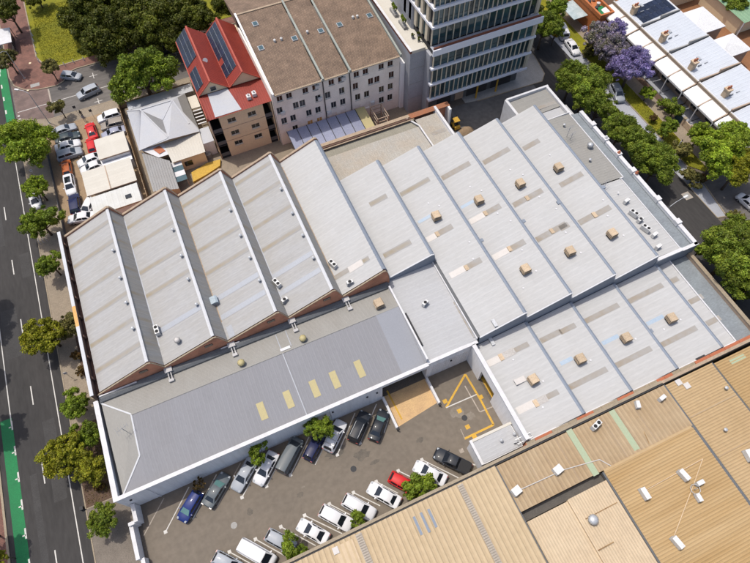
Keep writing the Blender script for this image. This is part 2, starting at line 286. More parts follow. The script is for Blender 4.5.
    def build(s, name, m, parent=None, kind=None, smooth=False, loc=None):
        off = OFF[parent] if parent else Vector(loc or (0, 0, 0))
        o = bpy.data.objects.new(name, s.mesh(name, m, off, smooth)); COL.objects.link(o)
        if parent: o.parent = parent
        else: o.location = off
        OFF[o] = off
        if kind: o['kind'] = kind
        return o
def thing(name, label, cat, loc, group=None):
    o = bpy.data.objects.new(name, None); COL.objects.link(o); o.location = loc; o.empty_display_size = .3
    o['label'] = label; o['category'] = cat
    if group: o['group'] = group
    OFF[o] = Vector(loc); return o
def tag(o, label, cat, group=None):
    o['label'] = label; o['category'] = cat
    if group: o['group'] = group
    return o
def piece(name, me, parent, pos, rz=0.0, scale=None, m=None, rot=None):   # shared mesh at a world position
    o = bpy.data.objects.new(name, me); COL.objects.link(o); o.parent = parent
    o.location = Vector(pos)-(OFF[parent] if parent else Vector((0, 0, 0))); OFF[o] = Vector(pos)
    if rot: o.rotation_euler = rot
    elif rz: o.rotation_euler = (0, 0, rz)
    if scale: o.scale = scale
    if m: o.material_slots[0].link = 'OBJECT'; o.material_slots[0].material = m
    return o
def sub(name, me, parent, loc=(0, 0, 0), rot=None, m=None, scale=None):    # a child in its parent's own frame
    o = bpy.data.objects.new(name, me); COL.objects.link(o); o.parent = parent; o.location = loc
    if rot: o.rotation_euler = rot
    if scale: o.scale = scale
    if m: o.material_slots[0].link = 'OBJECT'; o.material_slots[0].material = m
    return o
def structure(name, mb, m): return mb.build(name, m, kind='structure')
ORD = ['first', 'second', 'third', 'fourth', 'fifth', 'sixth', 'seventh', 'eighth', 'ninth', 'tenth']
# ------------------------------------------------------------------ ground and streets
structure('ground', MB().box(-500, 500, -500, 600, -1.0, -.03), m_ground)
structure('main_road', MB().poly([(-42.2, -80, 0), (-32.1, -80, 0), (-32.1, 300, 0), (-42.2, 300, 0)]), m_asph)
structure('cross_street', MB().poly([(-32.1, 101.3, -.002), (160, 101.3, -.002), (160, 113.8, -.002), (-32.1, 113.8, -.002)]), m_asph2)
structure('side_street', MB().poly([(65, -80, -.001), (76.2, -80, -.001), (76.2, 101.3, -.001), (65, 101.3, -.001)]), m_asph)
structure('rear_lane', MB().poly([(36, 57, -.003), (65, 57, -.003), (65, 71, -.003), (36, 71, -.003)]), m_asphd)
structure('car_park', MB().poly([(-25.6, 7.2, .004), (24.5, 7.2, .004), (24.5, 23.2, .004), (-25.6, 23.2, .004)]), m_park)
structure('driveway', MB().poly([(78.2, 22, .0), (100, 22, .0), (100, 36, .0), (78.2, 36, .0)]), m_asph2)
structure('parking_bay', MB().poly([(76.2, 28.6, .003), (77.9, 28.2, .003), (79.0, 35, .003), (79.0, 101, .003), (76.2, 101, .003)]), m_concb)
structure('footpath', MB().box(-32.0, -26.5, -60, 25.5, -.02, .12), m_footg)
structure('garden_bed', MB().box(-32.0, -26.5, 25.5, 37.2, -.02, .14), m_mulch)
structure('footpath', MB().box(-32.0, -25.9, 37.2, 98.6, -.02, .12), m_foot)
structure('garden_bed', MB().box(-29.2, -26.5, 44.5, 53, .12, .2), m_mulch)
structure('footpath', MB().prism([(-32.0, 98.6), (10, 98.6), (160, 98.6), (160, 101.15), (-26, 101.15), (-29, 102.2), (-31, 103.4), (-32.0, 103.4)], -.02, .12), m_foot)
structure('footpath', MB().box(-60, -42.35, -80, 300, -.02, .12), m_paver)
structure('footpath', MB().box(82.0, 84.6, 36, 101, -.02, .12), m_foot)
structure('grass_verge', MB().prism([(79.15, 40), (82, 36.4), (82, 101), (79.15, 101)], -.02, .11), m_grass)
structure('footpath', MB().prism([(50, 71), (52.5, 70.6), (62.7, 70.2), (67, 70.0), (68.6, 71.6), (69.6, 77), (69.6, 101), (65, 101), (50, 101)], -.02, .11), m_conc)
structure('car_yard', MB().poly([(-27.6, 64, .125), (-12.9, 64, .125), (-12.9, 98.6, .125), (-27.6, 98.6, .125)]), m_dirt)
structure('back_yard', MB().poly([(-12.6, 64, .02), (44, 64, .02), (44, 98, .02), (-12.6, 98, .02)]), m_foot)
structure('front_garden', MB().poly([(84.6, 36, .03), (96, 36, .03), (96, 90, .03), (84.6, 90, .03)]), m_mulch)
structure('red_yard', MB().poly([(96, 30, .02), (190, 30, .02), (190, 150, .02), (96, 150, .02)]), m_earth)
# corner with red paving and the lawn
structure('brick_paving', MB().prism([(-32.0, 300), (-32.0, 117), (-31.3, 114), (-29.6, 112), (-27, 110.9), (-23.4, 110.5), (-22.0, 111.2), (-21.2, 113.2), (-19, 114), (60, 114), (60, 118), (-20, 118), (-25.6, 300)], -.02, .12), m_paver)
structure('lawn', MB().prism([(-25.6, 170), (-26.0, 132), (-25.9, 121), (-24.9, 118.2), (-22.8, 116.3), (-17, 116.4), (60, 116.4), (60, 170)], .1, .16), m_grass)
structure('brick_crossing', MB().poly([(-31.9, 101.4, .004), (-25.2, 101.4, .004), (-25.2, 111.2, .004), (-28, 111.4, .004), (-31.9, 114.2, .004)]), m_paver2)
kb = MB()
def kerb(pts, w=.16, z=.14):
    b = MB()
    for p, q in zip(pts[:-1], pts[1:]): b.bar((p[0], p[1], z/2-.02), (q[0], q[1], z/2-.02), w, z+.04)
    structure('kerb', b, m_kerb)
kerb([(-32.1, -60), (-32.1, 25.3)]); kerb([(-32.1, 25.5), (-32.1, 103.4), (-31, 103.5), (-29, 102.3), (-26, 101.25), (64, 101.25)])
kerb([(-42.28, -60), (-42.28, 300)], .3); kerb([(-32.0, 25.45), (-26.8, 25.45)]); kerb([(-32.06, 200), (-32.06, 117), (-31.36, 113.9), (-29.6, 111.9), (-27, 110.8), (-23.4, 110.4), (-21.9, 111.1), (-21.1, 113.1), (-19, 113.9), (60, 113.9)], .22)
kerb([(76.25, 28.5), (77.9, 28.1), (79.05, 35), (79.05, 101)], .2, .1); kerb([(76.25, 28.5), (76.25, 36), (76.3, 38)], .14, .06); kerb([(52.5, 70.5), (62.7, 70.1), (67, 69.9), (68.7, 71.6), (69.7, 77), (69.7, 101)], .16, .12)
kerb([(82.05, 36.5), (82.05, 100)], .12, .13); kerb([(-25.7, 300), (-26.1, 132), (-26, 121), (-25, 118.2), (-22.9, 116.2), (-16.5, 116.2)], .25, .2)
# paint
def line(x0, y0, x1, y1, w=.12, m=m_line, z=.006, name='road_marking'):
    d = Vector((x1-x0, y1-y0, 0)).normalized(); n = Vector((-d.y, d.x, 0))*w/2; a = Vector((x0, y0, z)); b = Vector((x1, y1, z))
    structure(name, MB().poly([a-n, b-n, b+n, a+n]), m)
line(-33.6, -60, -33.6, 101, .14); line(-40, 41, -40, 101, .14)
for k in range(-4, 12): line(-36.72, 22.1+12.1*k, -36.72, 19.0+12.1*k, .16)
line(-33.55, 119.5, -33.55, 200, .12)
structure('bike_lane', MB().poly([(-41.45, 16, .005), (-39.85, 16, .005), (-39.85, 42.5, .005), (-41.45, 42.5, .005)]), m_green)
structure('bike_lane', MB().poly([(-34.0, 101.5, .005), (-32.4, 101.5, .005), (-32.4, 121, .005), (-34.0, 121, .005)]), m_green)
for y in (18, 21.9, 25.9, 29.8, 33.7, 37.6, 41.5): line(-39.95, y-.9, -39.95, y+.5, .22, z=.009); line(-40.4, y-.4, -39.95, y-.4, .18, z=.009)
for y in (103.3, 107.1, 111.1, 115, 119): line(-33.8, y-.7, -33.8, y+.5, .28, z=.009)
line(-31.7, 105.9, 100, 106.4, .14, z=.008); line(-25.15, 106.2, -25.15, 110.2, .3, m_linef, z=.008)
line(-31.6, 104.6, -31.6, 105.0, .4, z=.008); line(-31.5, 103.6, -31.5, 104.0, .4, z=.008)
for (x, y) in ((-16, 110.3), (1.3, 109.9), (-16.4, 102.3)):
    line(x-.8, y, x+.8, y, .14, z=.008); line(x, y-.9, x, y+.9, .14, z=.0085)
line(-12.8, 102.2, -12.8, 103.2, .14, z=.008); line(-13.3, 102.7, -12.3, 102.7, .14, z=.0085)
p = at(560+502/3.947, 140+220/3.947)
structure('road_marking', MB().box(p.x-.75, p.x+.75, p.y-.75, p.y+.75, -.01, .006), m_linef); structure('pit_cover', MB().box(p.x-.55, p.x+.55, p.y-.55, p.y+.55, -.01, .011), m_conc)
# car park bays: right-hand row, then the row along the wall
def bay(px0, py0, px1, py1, w=.13, m=m_line, endcap=True):
    a, b = at(px0, py0, .01), at(px1, py1, .01); line(a.x, a.y, b.x, b.y, w, m, .010)
    if endcap: structure('road_marking', MB().box(a.x-.22, a.x+.22, a.y-.22, a.y+.22, .0, .0135), m_line)
s = 3.947
for a, b, c, d in ((195, 517, 300, 575), (298, 467, 410, 530), (398, 418, 535, 492), (492, 373, 640, 445), (590, 328, 690, 380), (685, 283, 790, 335)):
    bay(180+a/s, 421+b/s, 180+c/s, 421+d/s)
for a, b, c, d in ((25, 240, 110, 285), (112, 197, 170, 225), (205, 153, 350, 225), (360, 117, 420, 178)):
    if a != 360: bay(370+a/s, 421+b/s, 370+c/s, 421+d/s)
p = at(370+361/s, 421+118/s); structure('road_marking', MB().box(p.x-.3, p.x+.3, p.y-.28, p.y+.28, 0, .012), m_linef); p = at(370+410/s, 421+172/s); line(p.x-.5, p.y+.4, p.x+.6, p.y-.5, .16, z=.01)
for px0, py0, px1, py1, cap, mm in ((143.8, 535.7, 164, 498, 0, m_linef), (165.5, 532, 189, 487, 1, m_line), (192.6, 519.5, 216.5, 474.5, 0, m_line), (217, 507, 240.5, 463, 0, m_linef),
                                    (242, 497.5, 265, 455, 1, m_line), (266.5, 486.3, 287, 447, 1, m_line), (290.5, 475, 309, 437, 1, m_line), (315, 464.7, 333, 429, 0, m_line),
                                    (337.3, 454.8, 355, 413, 1, m_line), (360, 443.2, 376.5, 404, 1, m_line), (384, 433, 391, 411, 0, m_line)):
    bay(px0, py0, px1, py1, endcap=bool(cap), m=mm)
for px, py in ((234, 525.5), (353.5, 469), (464.5, 418)):
    p = at(px, py); structure('manhole_cover', MB().tube([(p.x, p.y, 0), (p.x, p.y, .014)], .42, 20), m_conc if px < 300 else m_dark)
# loading court paint
structure('dock_floor', MB().poly([(10.45, 18.3, .012), (17.3, 19.2, .012), (17.3, 23.2, .012), (10.45, 23.2, .012)]), m_lyf)
def pl(pts, w, m=m_ly, z=.014):
    for p, q in zip(pts[:-1], pts[1:]):
        a, b = at(370+p[0]/4.693, 330+p[1]/4.693), at(370+q[0]/4.693, 330+q[1]/4.693); line(a.x, a.y, b.x, b.y, w, m, z)
pl([(447, 208), (357, 365)], .3); pl([(447, 208), (520, 330), (580, 445), (443, 511)], .3, z=.015); pl([(357, 365), (500, 303)], .16, m_line, .017)
pl([(445, 262), (515, 385), (600, 350)], .16, m_linef); pl([(445, 511), (425, 465)], .1, m_linef, .016); pl([(80, 285), (150, 420)], .25, z=.018)
for a, b in ((420, 380), (458, 455), (352, 335), (490, 500), (520, 315)):
    p = at(370+a/4.693, 330+b/4.693); structure('road_marking', MB().box(p.x-.32, p.x+.32, p.y-.3, p.y+.3, 0, .0165), m_ly)
# ------------------------------------------------------------------ the big halls
ROOFZ = []                                   # (x0,x1,y0,y1,zfun) for standing things on roofs
def roof_at(px, py, dz=0.0, z0=8.0):
    z = z0
    for _ in range(12):
        p = at(px, py, z); hit = [f for x0, x1, y0, y1, f in ROOFZ if x0 <= p.x <= x1 and y0 <= p.y <= y1]
        if not hit: break
        z = hit[0](p.x, p.y)
    p.z = z+dz; return p
def walls_ns(mb, prof, y0, y1):              # closed prism from (x,z) top profile down to the base z
    pass
# ---------------- west sawtooth hall
W = thing('sawtooth_factory', 'brick sawtooth factory with four weathered grey roof bays beside the main road', 'factory', (-4, 51.4, 0))
WX = [(-25.1, 6.9, -17.4, 10.0), (-16.05, 7.3, -8.35, 10.0), (-7.0, 7.3, .7, 10.0), (2.05, 7.3, 9.15, 10.0), (10.45, 7.3, 17.0, 9.9)]
Y0, Y1 = 37.55, 65.2
nxt = WX[1:]+[(17.75, 6.9, 0, 0)]
for i, (xa, za, xb, zb) in enumerate(WX):
    mb = MB().sheet((xa, Y0, za), (xb, Y0, zb), (xb, Y1, zb), (xa, Y1, za), .76, .012)
    mb.build('roof_slope', m_roofW if i < 4 else m_roofE, W)
    f = (lambda xa, za, xb, zb: lambda x, y: za+(zb-za)*(x-xa)/(xb-xa))(xa, za, xb, zb)
    ROOFZ.append((xa-.2, xb+.05, Y0, Y1, f))
    xn, zn = nxt[i][0], nxt[i][1]
    if i < 4:
        mb = MB().sheet((xb, Y0, zb), (xn, Y0, zn-.05), (xn, Y1, zn-.05), (xb, Y1, zb), .76, .012); mb.build('steep_face', m_steep, W)
        MB().prismY([(xb-.32, zb-.10), (xb+.12, zb-.04), (xb+.12, zb+.06), (xb-.05, zb+.10), (xb-.32, zb-.02)], Y0+.02, Y1-.02).build('ridge_cap', m_cap, W)
        MB().box(xn-.18, xn+.22, Y0+.05, Y1-.05, zn-.12, zn-.02).build('valley_gutter', m_rust, W)
        MB().box(xn-.03, xn+.17, Y0+3, Y1-1, zn-.02, zn+.055).build('gutter_lining', m_bluef if i % 2 == 0 else m_coping, W)
    else:
        MB().prismY([(xb-.15, zb-.1), (xb+.75, zn-.3), (xb+.8, zn+1.9), (xb+.62, zb-.42), (xb+.36, zb-.10), (xb, zb+.06)], 37.7, Y1+.0).build('ridge_cap', m_capE, W)
def prof_top(dz=0.0):
    pts = [(-25.45, 6.75+dz)]
    for i, (xa, za, xb, zb) in enumerate(WX):
        xn, zn = nxt[i][0], nxt[i][1]
        pts += [(xa, za+dz), (xb-.45, zb-.15+dz), (xb-.1, zb+.02+dz), (xb+.3, zb-.1+dz), (xb+.62, zb-.75+dz)]
    pts.append((17.9, 7.0+dz)); return pts
# north parapet in bays, coping on top; south gables in brick
def strip(prof, y0, y1, t):                  # a band t thick following a profile, between y0 and y1
    b = MB()
    for (xa, za), (xb, zb) in zip(prof[:-1], prof[1:]):
        i = len(b.v); b.v += [(xa, y0, za), (xb, y0, zb), (xb, y1, zb), (xa, y1, za), (xa, y0, za+t), (xb, y0, zb+t), (xb, y1, zb+t), (xa, y1, za+t)]
        for q in ((3, 2, 1, 0), (4, 5, 6, 7), (0, 1, 5, 4), (2, 3, 7, 6)): b.f.append(tuple(i+k for k in q))
    i = len(b.v); x, z = prof[0]; b.poly([(x, y0, z), (x, y0, z+t), (x, y1, z+t), (x, y1, z)]); x, z = prof[-1]; b.poly([(x, y0, z), (x, y1, z), (x, y1, z+t), (x, y0, z+t)])
    return b
def curtain(prof, y0, y1, zb):
    b = MB()
    for (xa, za), (xb, zb2) in zip(prof[:-1], prof[1:]):
        b.poly([(xa, y0, zb), (xb, y0, zb), (xb, y0, zb2), (xa, y0, za)]); b.poly([(xb, y1, zb), (xa, y1, zb), (xa, y1, za), (xb, y1, zb2)])
    return b
tp = prof_top(.22); curtain(tp, 65.22, 65.5, 0).build('north_wall', m_brick, W); strip(tp, 65.18, 65.54, .10).build('north_coping', m_coping, W)
sp = prof_top(.03); curtain(sp, 37.22, 37.5, 0).build('south_gable_wall', m_brick, W); strip(sp, 37.16, 37.36, .09).build('gable_capping', m_kerb, W)
for i, (xa, za, xb, zb) in enumerate(WX[:4]):
    x = xb-1.15; z = zb-1.75; g = MB().box(x-.55, x+.55, 37.16, 37.24, z, z+.55).build('gable_vent', m_dark, W)
    mm = MB().box(-.52, .52, -.02, .02, -.025, .025).mesh('louvre', m_coping)
    for k in range(4): piece('louvre', mm, g, (x, 37.14, z+.09+.125*k))
# west parapet, white capped, brick behind
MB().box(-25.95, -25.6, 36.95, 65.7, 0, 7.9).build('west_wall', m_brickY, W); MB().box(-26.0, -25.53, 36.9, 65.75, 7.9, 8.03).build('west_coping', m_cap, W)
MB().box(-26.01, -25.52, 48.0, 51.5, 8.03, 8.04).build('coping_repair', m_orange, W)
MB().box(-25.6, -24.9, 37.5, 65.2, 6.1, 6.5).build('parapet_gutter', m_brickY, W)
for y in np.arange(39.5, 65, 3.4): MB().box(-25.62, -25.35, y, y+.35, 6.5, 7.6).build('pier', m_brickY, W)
# aged translucent sheets across the west bays, in photo order
STRIPS_W = {0: [(70, 248), (76, 266.7), (78.5, 295.2), (84.9, 320.5), (89.9, 347.1), (95, 372.5)], 1: [(126.7, 228.7), (131.7, 247.7), (138, 274.3), (147, 296.5)],
            2: [(182.5, 207.1), (190.1, 227.4), (199, 251.5), (206.6, 274.3)], 3: [(234.5, 185.6), (242, 205.9), (252.2, 230), (261, 251.5)]}
for i, L in STRIPS_W.items():
    xa, za, xb, zb = WX[i]
    for px, py in L:
        y = at(px, py, za).y; n = .42
        lz = lambda x: za+(zb-za)*(x-xa)/(xb-xa)+.036
        MB().poly([(xa+.1, y-n, lz(xa+.1)), (xb-.4, y-n, lz(xb-.4)), (xb-.4, y+n, lz(xb-.4)), (xa+.1, y+n, lz(xa+.1))]).build('translucent_sheet', m_rust2, W)
        xn, zn = nxt[i][0], nxt[i][1]
        MB().poly([(xb+.17, y-n, zb-.17*(zb-zn)/(xn-xb)+.04), (xn-.03, y-n, zn+.05), (xn-.03, y+n, zn+.05), (xb+.17, y+n, zb-.17*(zb-zn)/(xn-xb)+.04)]).build('translucent_sheet', m_rust2, W)
for i, L in {1: [(163.5, 331)], 2: [(214, 301), (222, 318)], 3: [(271, 278), (278, 295)]}.items():
    xa, za, xb, zb = WX[i]
    for px, py in L:
        y = at(px, py, za).y; n = .42; lz = lambda x: za+(zb-za)*(x-xa)/(xb-xa)+.036
        MB().poly([(xa+.1, y-n, lz(xa+.1)), (xb-.4, y-n, lz(xb-.4)), (xb-.4, y+n, lz(xb-.4)), (xa+.1, y+n, lz(xa+.1))]).build('replaced_sheet', m_bluef, W)
m_fl = mat('rainhead_grey', (.40, .39, .385, 1), None, rough=.7, spec=.2, amount=.4)
# box gutter along the south gables with rainheads bridging it
MB().box(-25.5, 17.6, 36.2, 37.2, 0, 6.35).build('gutter_wall', m_dgut, W)
MB().prismX([(36.25, 6.35), (37.12, 6.35), (37.12, 6.75), (36.6, 6.72), (36.25, 6.5)], -25.4, 17.5).build('box_gutter', mat('box_gutter_grey', (.105, .112, .12, 1), (.07, .075, .08, 1), scale=.5, rough=.8, amount=.6), W)
for i in range(4):
    xn = nxt[i][0]; r = MB().box(xn-.3, xn+.75, 36.5, 38.1, 6.75, 7.02).build('rainhead', m_fl, W)
    MB().box(xn+.0, xn+.12, 35.4, 36.6, 6.5, 6.8).build('pipe_bracket', m_fl, r); MB().box(xn+.38, xn+.5, 35.4, 36.6, 6.5, 6.8).build('pipe_bracket', m_fl, r); MB().box(xn-.1, xn+.6, 35.1, 35.5, 6.55, 6.82).build('pipe_bracket', m_fl, r)
MB().box(-25.3, -20.2, 36.9, 37.1, 6.76, 6.84).build('gutter_edge', m_white, W)
MB().box(-8.3, -5.6, 36.85, 37.0, 6.76, 6.84).build('gutter_edge', m_white, W)

# ---------------- long low hall south of it
LH = thing('long_hall', 'long low hall with blue grey ribbed roof and white parapet above the car park', 'hall', (-4, 29.5, 0))
ZN, ZR, ZS = 6.2, 6.95, 5.35
A, B_, C_, D_ = (-25.4, 23.5, ZS), (17.3, 23.5, ZS), (17.3, 32.75, ZR), (-21.8, 32.75, ZR)
hp = (-22.2, 27.3, ZS+(ZR-ZS)*(27.3-23.5)/9.25)
mb = MB().sheet((hp[0], hp[1], hp[2]), (-21.8, 32.75, ZR), (17.3, 32.75, ZR), (17.3, 27.3, hp[2]), .6, .012)
mb.sheet((-22.2, 23.5, ZS), hp, (17.3, 27.3, hp[2]), (17.3, 23.5, ZS), .6, .012); mb.poly([A, (-22.2, 23.5, ZS), hp]); mb.build('roof_slope', m_roofL, LH)
MB().sheet((-21.8, 32.75, ZR), (-25.4, 36.2, ZN), (17.3, 36.2, ZN), (17.3, 32.75, ZR), .6, .012).build('roof_slope', m_roofN, LH)
MB().poly([A, hp, (-21.8, 32.75, ZR), (-25.4, 36.2, ZN)]).build('roof_slope', m_roofN, LH)
MB().bar((-21.8, 32.75, ZR+.02), (17.3, 32.75, ZR+.02), .28, .07).build('ridge_cap', m_roofN, LH)
for p, q in ((A, hp), (hp, D_), (D_, (-25.4, 36.2, ZN))): MB().bar(Vector(p)+Vector((0, 0, .03)), Vector(q)+Vector((0, 0, .03)), .2, .06).build('hip_cap', m_cap, LH)
ROOFZ.append((-25.4, 17.3, 23.4, 32.75, lambda x, y: ZS+(ZR-ZS)*(y-23.5)/9.25)); ROOFZ.append((-25.4, 17.3, 32.75, 36.2, lambda x, y: ZR+(ZN-ZR)*(y-32.75)/3.45))
MB().box(-26.35, -25.9, 23.0, 36.9, 0, 5.92).build('west_wall', m_wall, LH); MB().box(-26.45, -25.8, 22.9, 36.95, 5.92, 6.04).build('west_coping', m_white, LH)
MB().box(-25.9, -25.4, 23.4, 36.2, 4.7, 4.9).build('side_gutter', m_dgut, LH)
# south wall with the dock opening
sw = MB().box(-25.9, 10.3, 23.0, 23.35, 0, 5.92); sw.box(10.3, 17.4, 23.0, 23.35, 4.9, 5.92); sw.box(17.4, 24.9, 23.25, 23.5, 0, 5.92); sw.box(10.1, 10.3, 23.35, 29, 0, 4.9); sw.box(17.4, 17.6, 23.5, 29, 0, 4.9); sw.box(10.1, 17.6, 29, 29.2, 0, 4.9)
sw.build('south_wall', m_wall, LH); MB().box(-25.8, 17.4, 22.9, 23.42, 5.92, 6.04).build('south_coping', m_white, LH); MB().box(17.4, 25.3, 23.12, 23.62, 5.92, 6.04).build('south_coping', m_white, LH)
MB().box(10.3, 17.4, 23.35, 29, 4.9, 5.0).build('dock_ceiling', m_conc, LH); MB().box(11, 16.8, 28.9, 28.98, 0, 3.6).build('roller_door', m_conc, LH)
dm = MB().box(10.31, 17.39, 24.6, 29, .0, .014).build('dock_slab', m_park, LH)
MB().box(-25.4, 17.3, 23.42, 23.55, 5.25, 5.42).build('eave_flashing', m_rust, LH)
for px, py in ((316, 377.5), (330, 393), (376.5, 372), (366.3, 377.8), (448, 361.7), (143, 495.5)):
    p = atY(px, py+9, 22.98); MB().box(p.x-.13, p.x+.13, 22.84, 22.99, 3.9, 4.15).build('wall_light', m_dark, LH)
for x in (-22.5, -9, 2.5): MB().tube([(x, 22.92, .1), (x, 22.92, 5.8)], .06).build('downpipe', m_wall, LH)
for k, x in enumerate(np.linspace(18.2, 24.4, 28)): MB().box(x-.04, x+.04, 23.19, 23.26, 0.2, 4.2).build('door_rib', m_wall, LH)
for (a, b, c, d) in ((310, 483, 333, 552), (415, 437, 437, 506), (518, 395, 540, 463), (597, 360, 620, 428), (695, 317, 718, 385)):
    p0 = roof_at(180+(a+6)/s, 280+b/s, .0, 6); p1 = roof_at(180+(c)/s, 280+d/s, .0, 6); x = (p0.x+p1.x)/2
    MB().poly([(x-.48, p1.y, p1.z+.04), (x+.48, p1.y, p1.z+.04), (x+.48, p0.y, p0.z+.04), (x-.48, p0.y, p0.z+.04)]).build('skylight', m_yel, LH)
MB().poly([(13.6, 23.6, ZS+.055), (17.2, 23.6, ZS+.055), (17.2, 32.6, ZR+.035), (13.6, 32.6, ZR+.035)]).build('roof_overlay', m_roofLL, LH)
MB().box(17.25, 17.5, 23.55, 36.2, 5.2, 7.08).build('end_flashing', m_white, LH)
for px, py in ((273, 360), (281.3, 397)): pass
p = roof_at(271, 360, 0, 6); q = roof_at(290, 420, 0, 6); MB().bar((-.6, 23.6, ZS+.05), (-.6, 32.6, ZR+.05), .14, .05).build('sheet_lap', m_bluef, LH)
MB().bar((-.6, 32.9, ZR), (-.6, 36.1, ZN+.03), .12, .05).build('sheet_lap', m_bluef, LH); MB().bar((.9, 33.2, ZR-.05), (.9, 36.1, ZN+.03), .12, .05).build('sheet_lap', m_bluef, LH); MB().box(-.75, .7, 32.95, 33.35, ZR-.1, ZR+.07).build('cover_plate', m_white, LH)
# dock side walls
for x, ya in ((10.35, 18.15), (17.4, 18.9)):
    o = MB().box(x-.14, x+.14, ya, 22.95, 0, .92).build('dock_wall', m_wall, LH); MB().box(x-.17, x+.17, ya-.05, 22.96, .92, 1.0).build('wall_cap', m_white, o); MB().tube([(x, ya-.3, 0), (x, ya-.3, 1.0)], .1, 10).build('bollard', m_dark, o)

# ---------------- flat link roof
FL = thing('link_hall', 'flat pale grey roofed link between the long hall and the eastern sawtooth bays', 'hall', (21, 30, 0))
MB().sheet((17.5, 23.6, 5.85), (25.2, 23.6, 6.1), (25.2, 37.5, 6.3), (17.5, 37.5, 6.05), .76, .012).build('roof_slope', m_flat, FL)
ROOFZ.append((17.5, 25.25, 23.6, 37.55, lambda x, y: 5.95+(x-17.5)*.03+(y-23.6)*.014))
MB().box(17.5, 24.9, 23.5, 23.6, 5.3, 5.95).build('eave_flashing', m_white, FL); MB().box(25.2, 25.42, 23.6, 37.6, 5.6, 6.62).build('upstand', m_white, FL); MB().box(25.0, 25.2, 24, 37.4, 6.1, 6.2).build('side_gutter', m_rust, FL)
MB().box(17.75, 17.95, 26, 31.5, 6.0, 6.35).build('vent_strip', m_dark, FL)

# ---------------- east sawtooth hall
EH = thing('east_hall', 'large pale grey sawtooth hall with tan roof patches in the middle of the block', 'hall', (42, 40, 0))
RZ, VZ = 8.75, 6.75
EX = [(17.85, 25.08, 37.7), (25.75, 32.6, 23.65), (33.25, 40.2, 23.65), (40.85, 47.75, 23.65), (48.4, 55.35, 23.65)]
YN = 57.8
def capprof(xb, zb, zn): return [(xb-.26, zb-.2), (xb+.60, zn-.2), (xb+.62, zb-1.3), (xb+.50, zb-.55), (xb+.28, zb-.12), (xb, zb+.05), (xb-.26, zb-.005)]
for i, (xa, xb, y0) in enumerate(EX):
    MB().sheet((xa, y0, VZ), (xb, y0, RZ), (xb, YN, RZ), (xa, YN, VZ), .9, .012).build('roof_slope', m_roofE, EH)
    ROOFZ.append((xa-.6, xb+.05, y0, YN, (lambda xa, xb: lambda x, y: VZ+(RZ-VZ)*(x-xa)/(xb-xa))(xa, xb)))
    MB().prismY(capprof(xb, RZ, VZ), y0, YN).build('ridge_cap', m_capE, EH)
    MB().prismY([(xa-.1, 3.8 if i else 5.9), (xb+.6, 3.8 if i else 5.9), (xb+.6, VZ), (xb+.05, RZ), (xa, VZ), (xa-.1, VZ)], y0-.22, y0-.02).build('south_fascia', m_fascia, EH)
    strip([(xa-.15, VZ-.02), (xb-.1, RZ-.06), (xb+.3, RZ-.2)], y0-.25, y0-.04, .10).build('edge_flashing', m_cap, EH)
    MB().prismY([(xa-.1, 0), (xb+.6, 0), (xb+.6, VZ), (xb+.05, RZ), (xa, VZ)], YN-.2, YN-.02).build('north_wall', m_wall, EH)
    MB().box(xa-.4, xa+.18, y0, YN, VZ-.25, VZ-.06).build('valley_gutter', m_dgut, EH)
# tan and pale sheets, measured in the photo
def patch(root, a, b, m, w=.5, z0=7.5, dz=.036, name='translucent_sheet'):
    p, q = roof_at(*a, 0, z0), roof_at(*b, 0, z0); y = (p.y+q.y)/2; x0, x1 = sorted((p.x, q.x))
    def hz(x):
        hit = [f for a0, a1, b0, b1, f in ROOFZ if a0 <= (x0+x1)/2 <= a1 and b0 <= y <= b1]; return (hit[0](x, y) if hit else p.z)+dz
    return MB().poly([(x0, y-w, hz(x0)), (x1, y-w, hz(x1)), (x1, y+w, hz(x1)), (x0, y+w, hz(x0))]).build(name, m, root)
z7 = lambda a, b: (370+a/s, 140+b/s)
z8 = lambda a, b: (560+a/s, 140+b/s)
z3 = lambda a, b: (370+a/s, 280+b/s)
z4 = lambda a, b: (560+a/s, 280+b/s)
for a, b, c, d in ((55, 460, 160, 400), (120, 215, 235, 155), (283, 150, 395, 92), (447, 90, 550, 35), (0, 258, 65, 218), (605, 35, 668, 2)): patch(EH, z7(a, b), z7(c, d), m_rust2 if a in (55, 120, 0) else m_rust)
for a, b, c, d, e, g in ((225, 397, 260, 375, 325, 340), (395, 325, 450, 293, 515, 260), (565, 258, 615, 233, 680, 198), (487, 467, 545, 433, 612, 402), (315, 535, 375, 508, 438, 472), (658, 397, 712, 363, 775, 332)):
    patch(EH, z7(a, b), z7(c, d), m_pale if a in (225, 395, 315, 487) else m_rust); patch(EH, z7(c+3, d-2), z7(e, g), m_rust)
    p = roof_at(*z7(c+4, d-2), 0, 7.5); o = MB().box(p.x-.2, p.x+.35, p.y-.45, p.y+.45, p.z, p.z+.14).build('access_hatch', m_cool, EH)
for a, b, c, d in ((0, 180, 88, 132), (75, 328, 130, 298), (133, 297, 200, 266), (0, 352, 33, 332)): patch(EH, z8(a, b), z8(c, d), m_rust)
p = roof_at(*z8(135, 297), 0, 7.5); MB().box(p.x-.25, p.x+.35, p.y-.5, p.y+.5, p.z, p.z+.16).build('access_hatch', m_cool, EH)
for a, b, c, d in ((190, 325, 240, 300), (358, 268, 410, 240)): patch(EH, z7(a, b), z7(c, d), m_blue, .28)
patch(W, (290+225/5.12, 220+300/5.12), (290+300/5.12, 220+255/5.12), m_rust, .4); patch(W, (290+300/5.12, 220+258/5.12), (290+370/5.12, 220+215/5.12), m_pale, .5); patch(W, (290+372/5.12, 220+212/5.12), (290+405/5.12, 220+195/5.12), m_rust2, .4)
patch(W, (190+215/5.63, 250+475/5.63), (190+240/5.63, 250+440/5.63), m_bluef, .9)
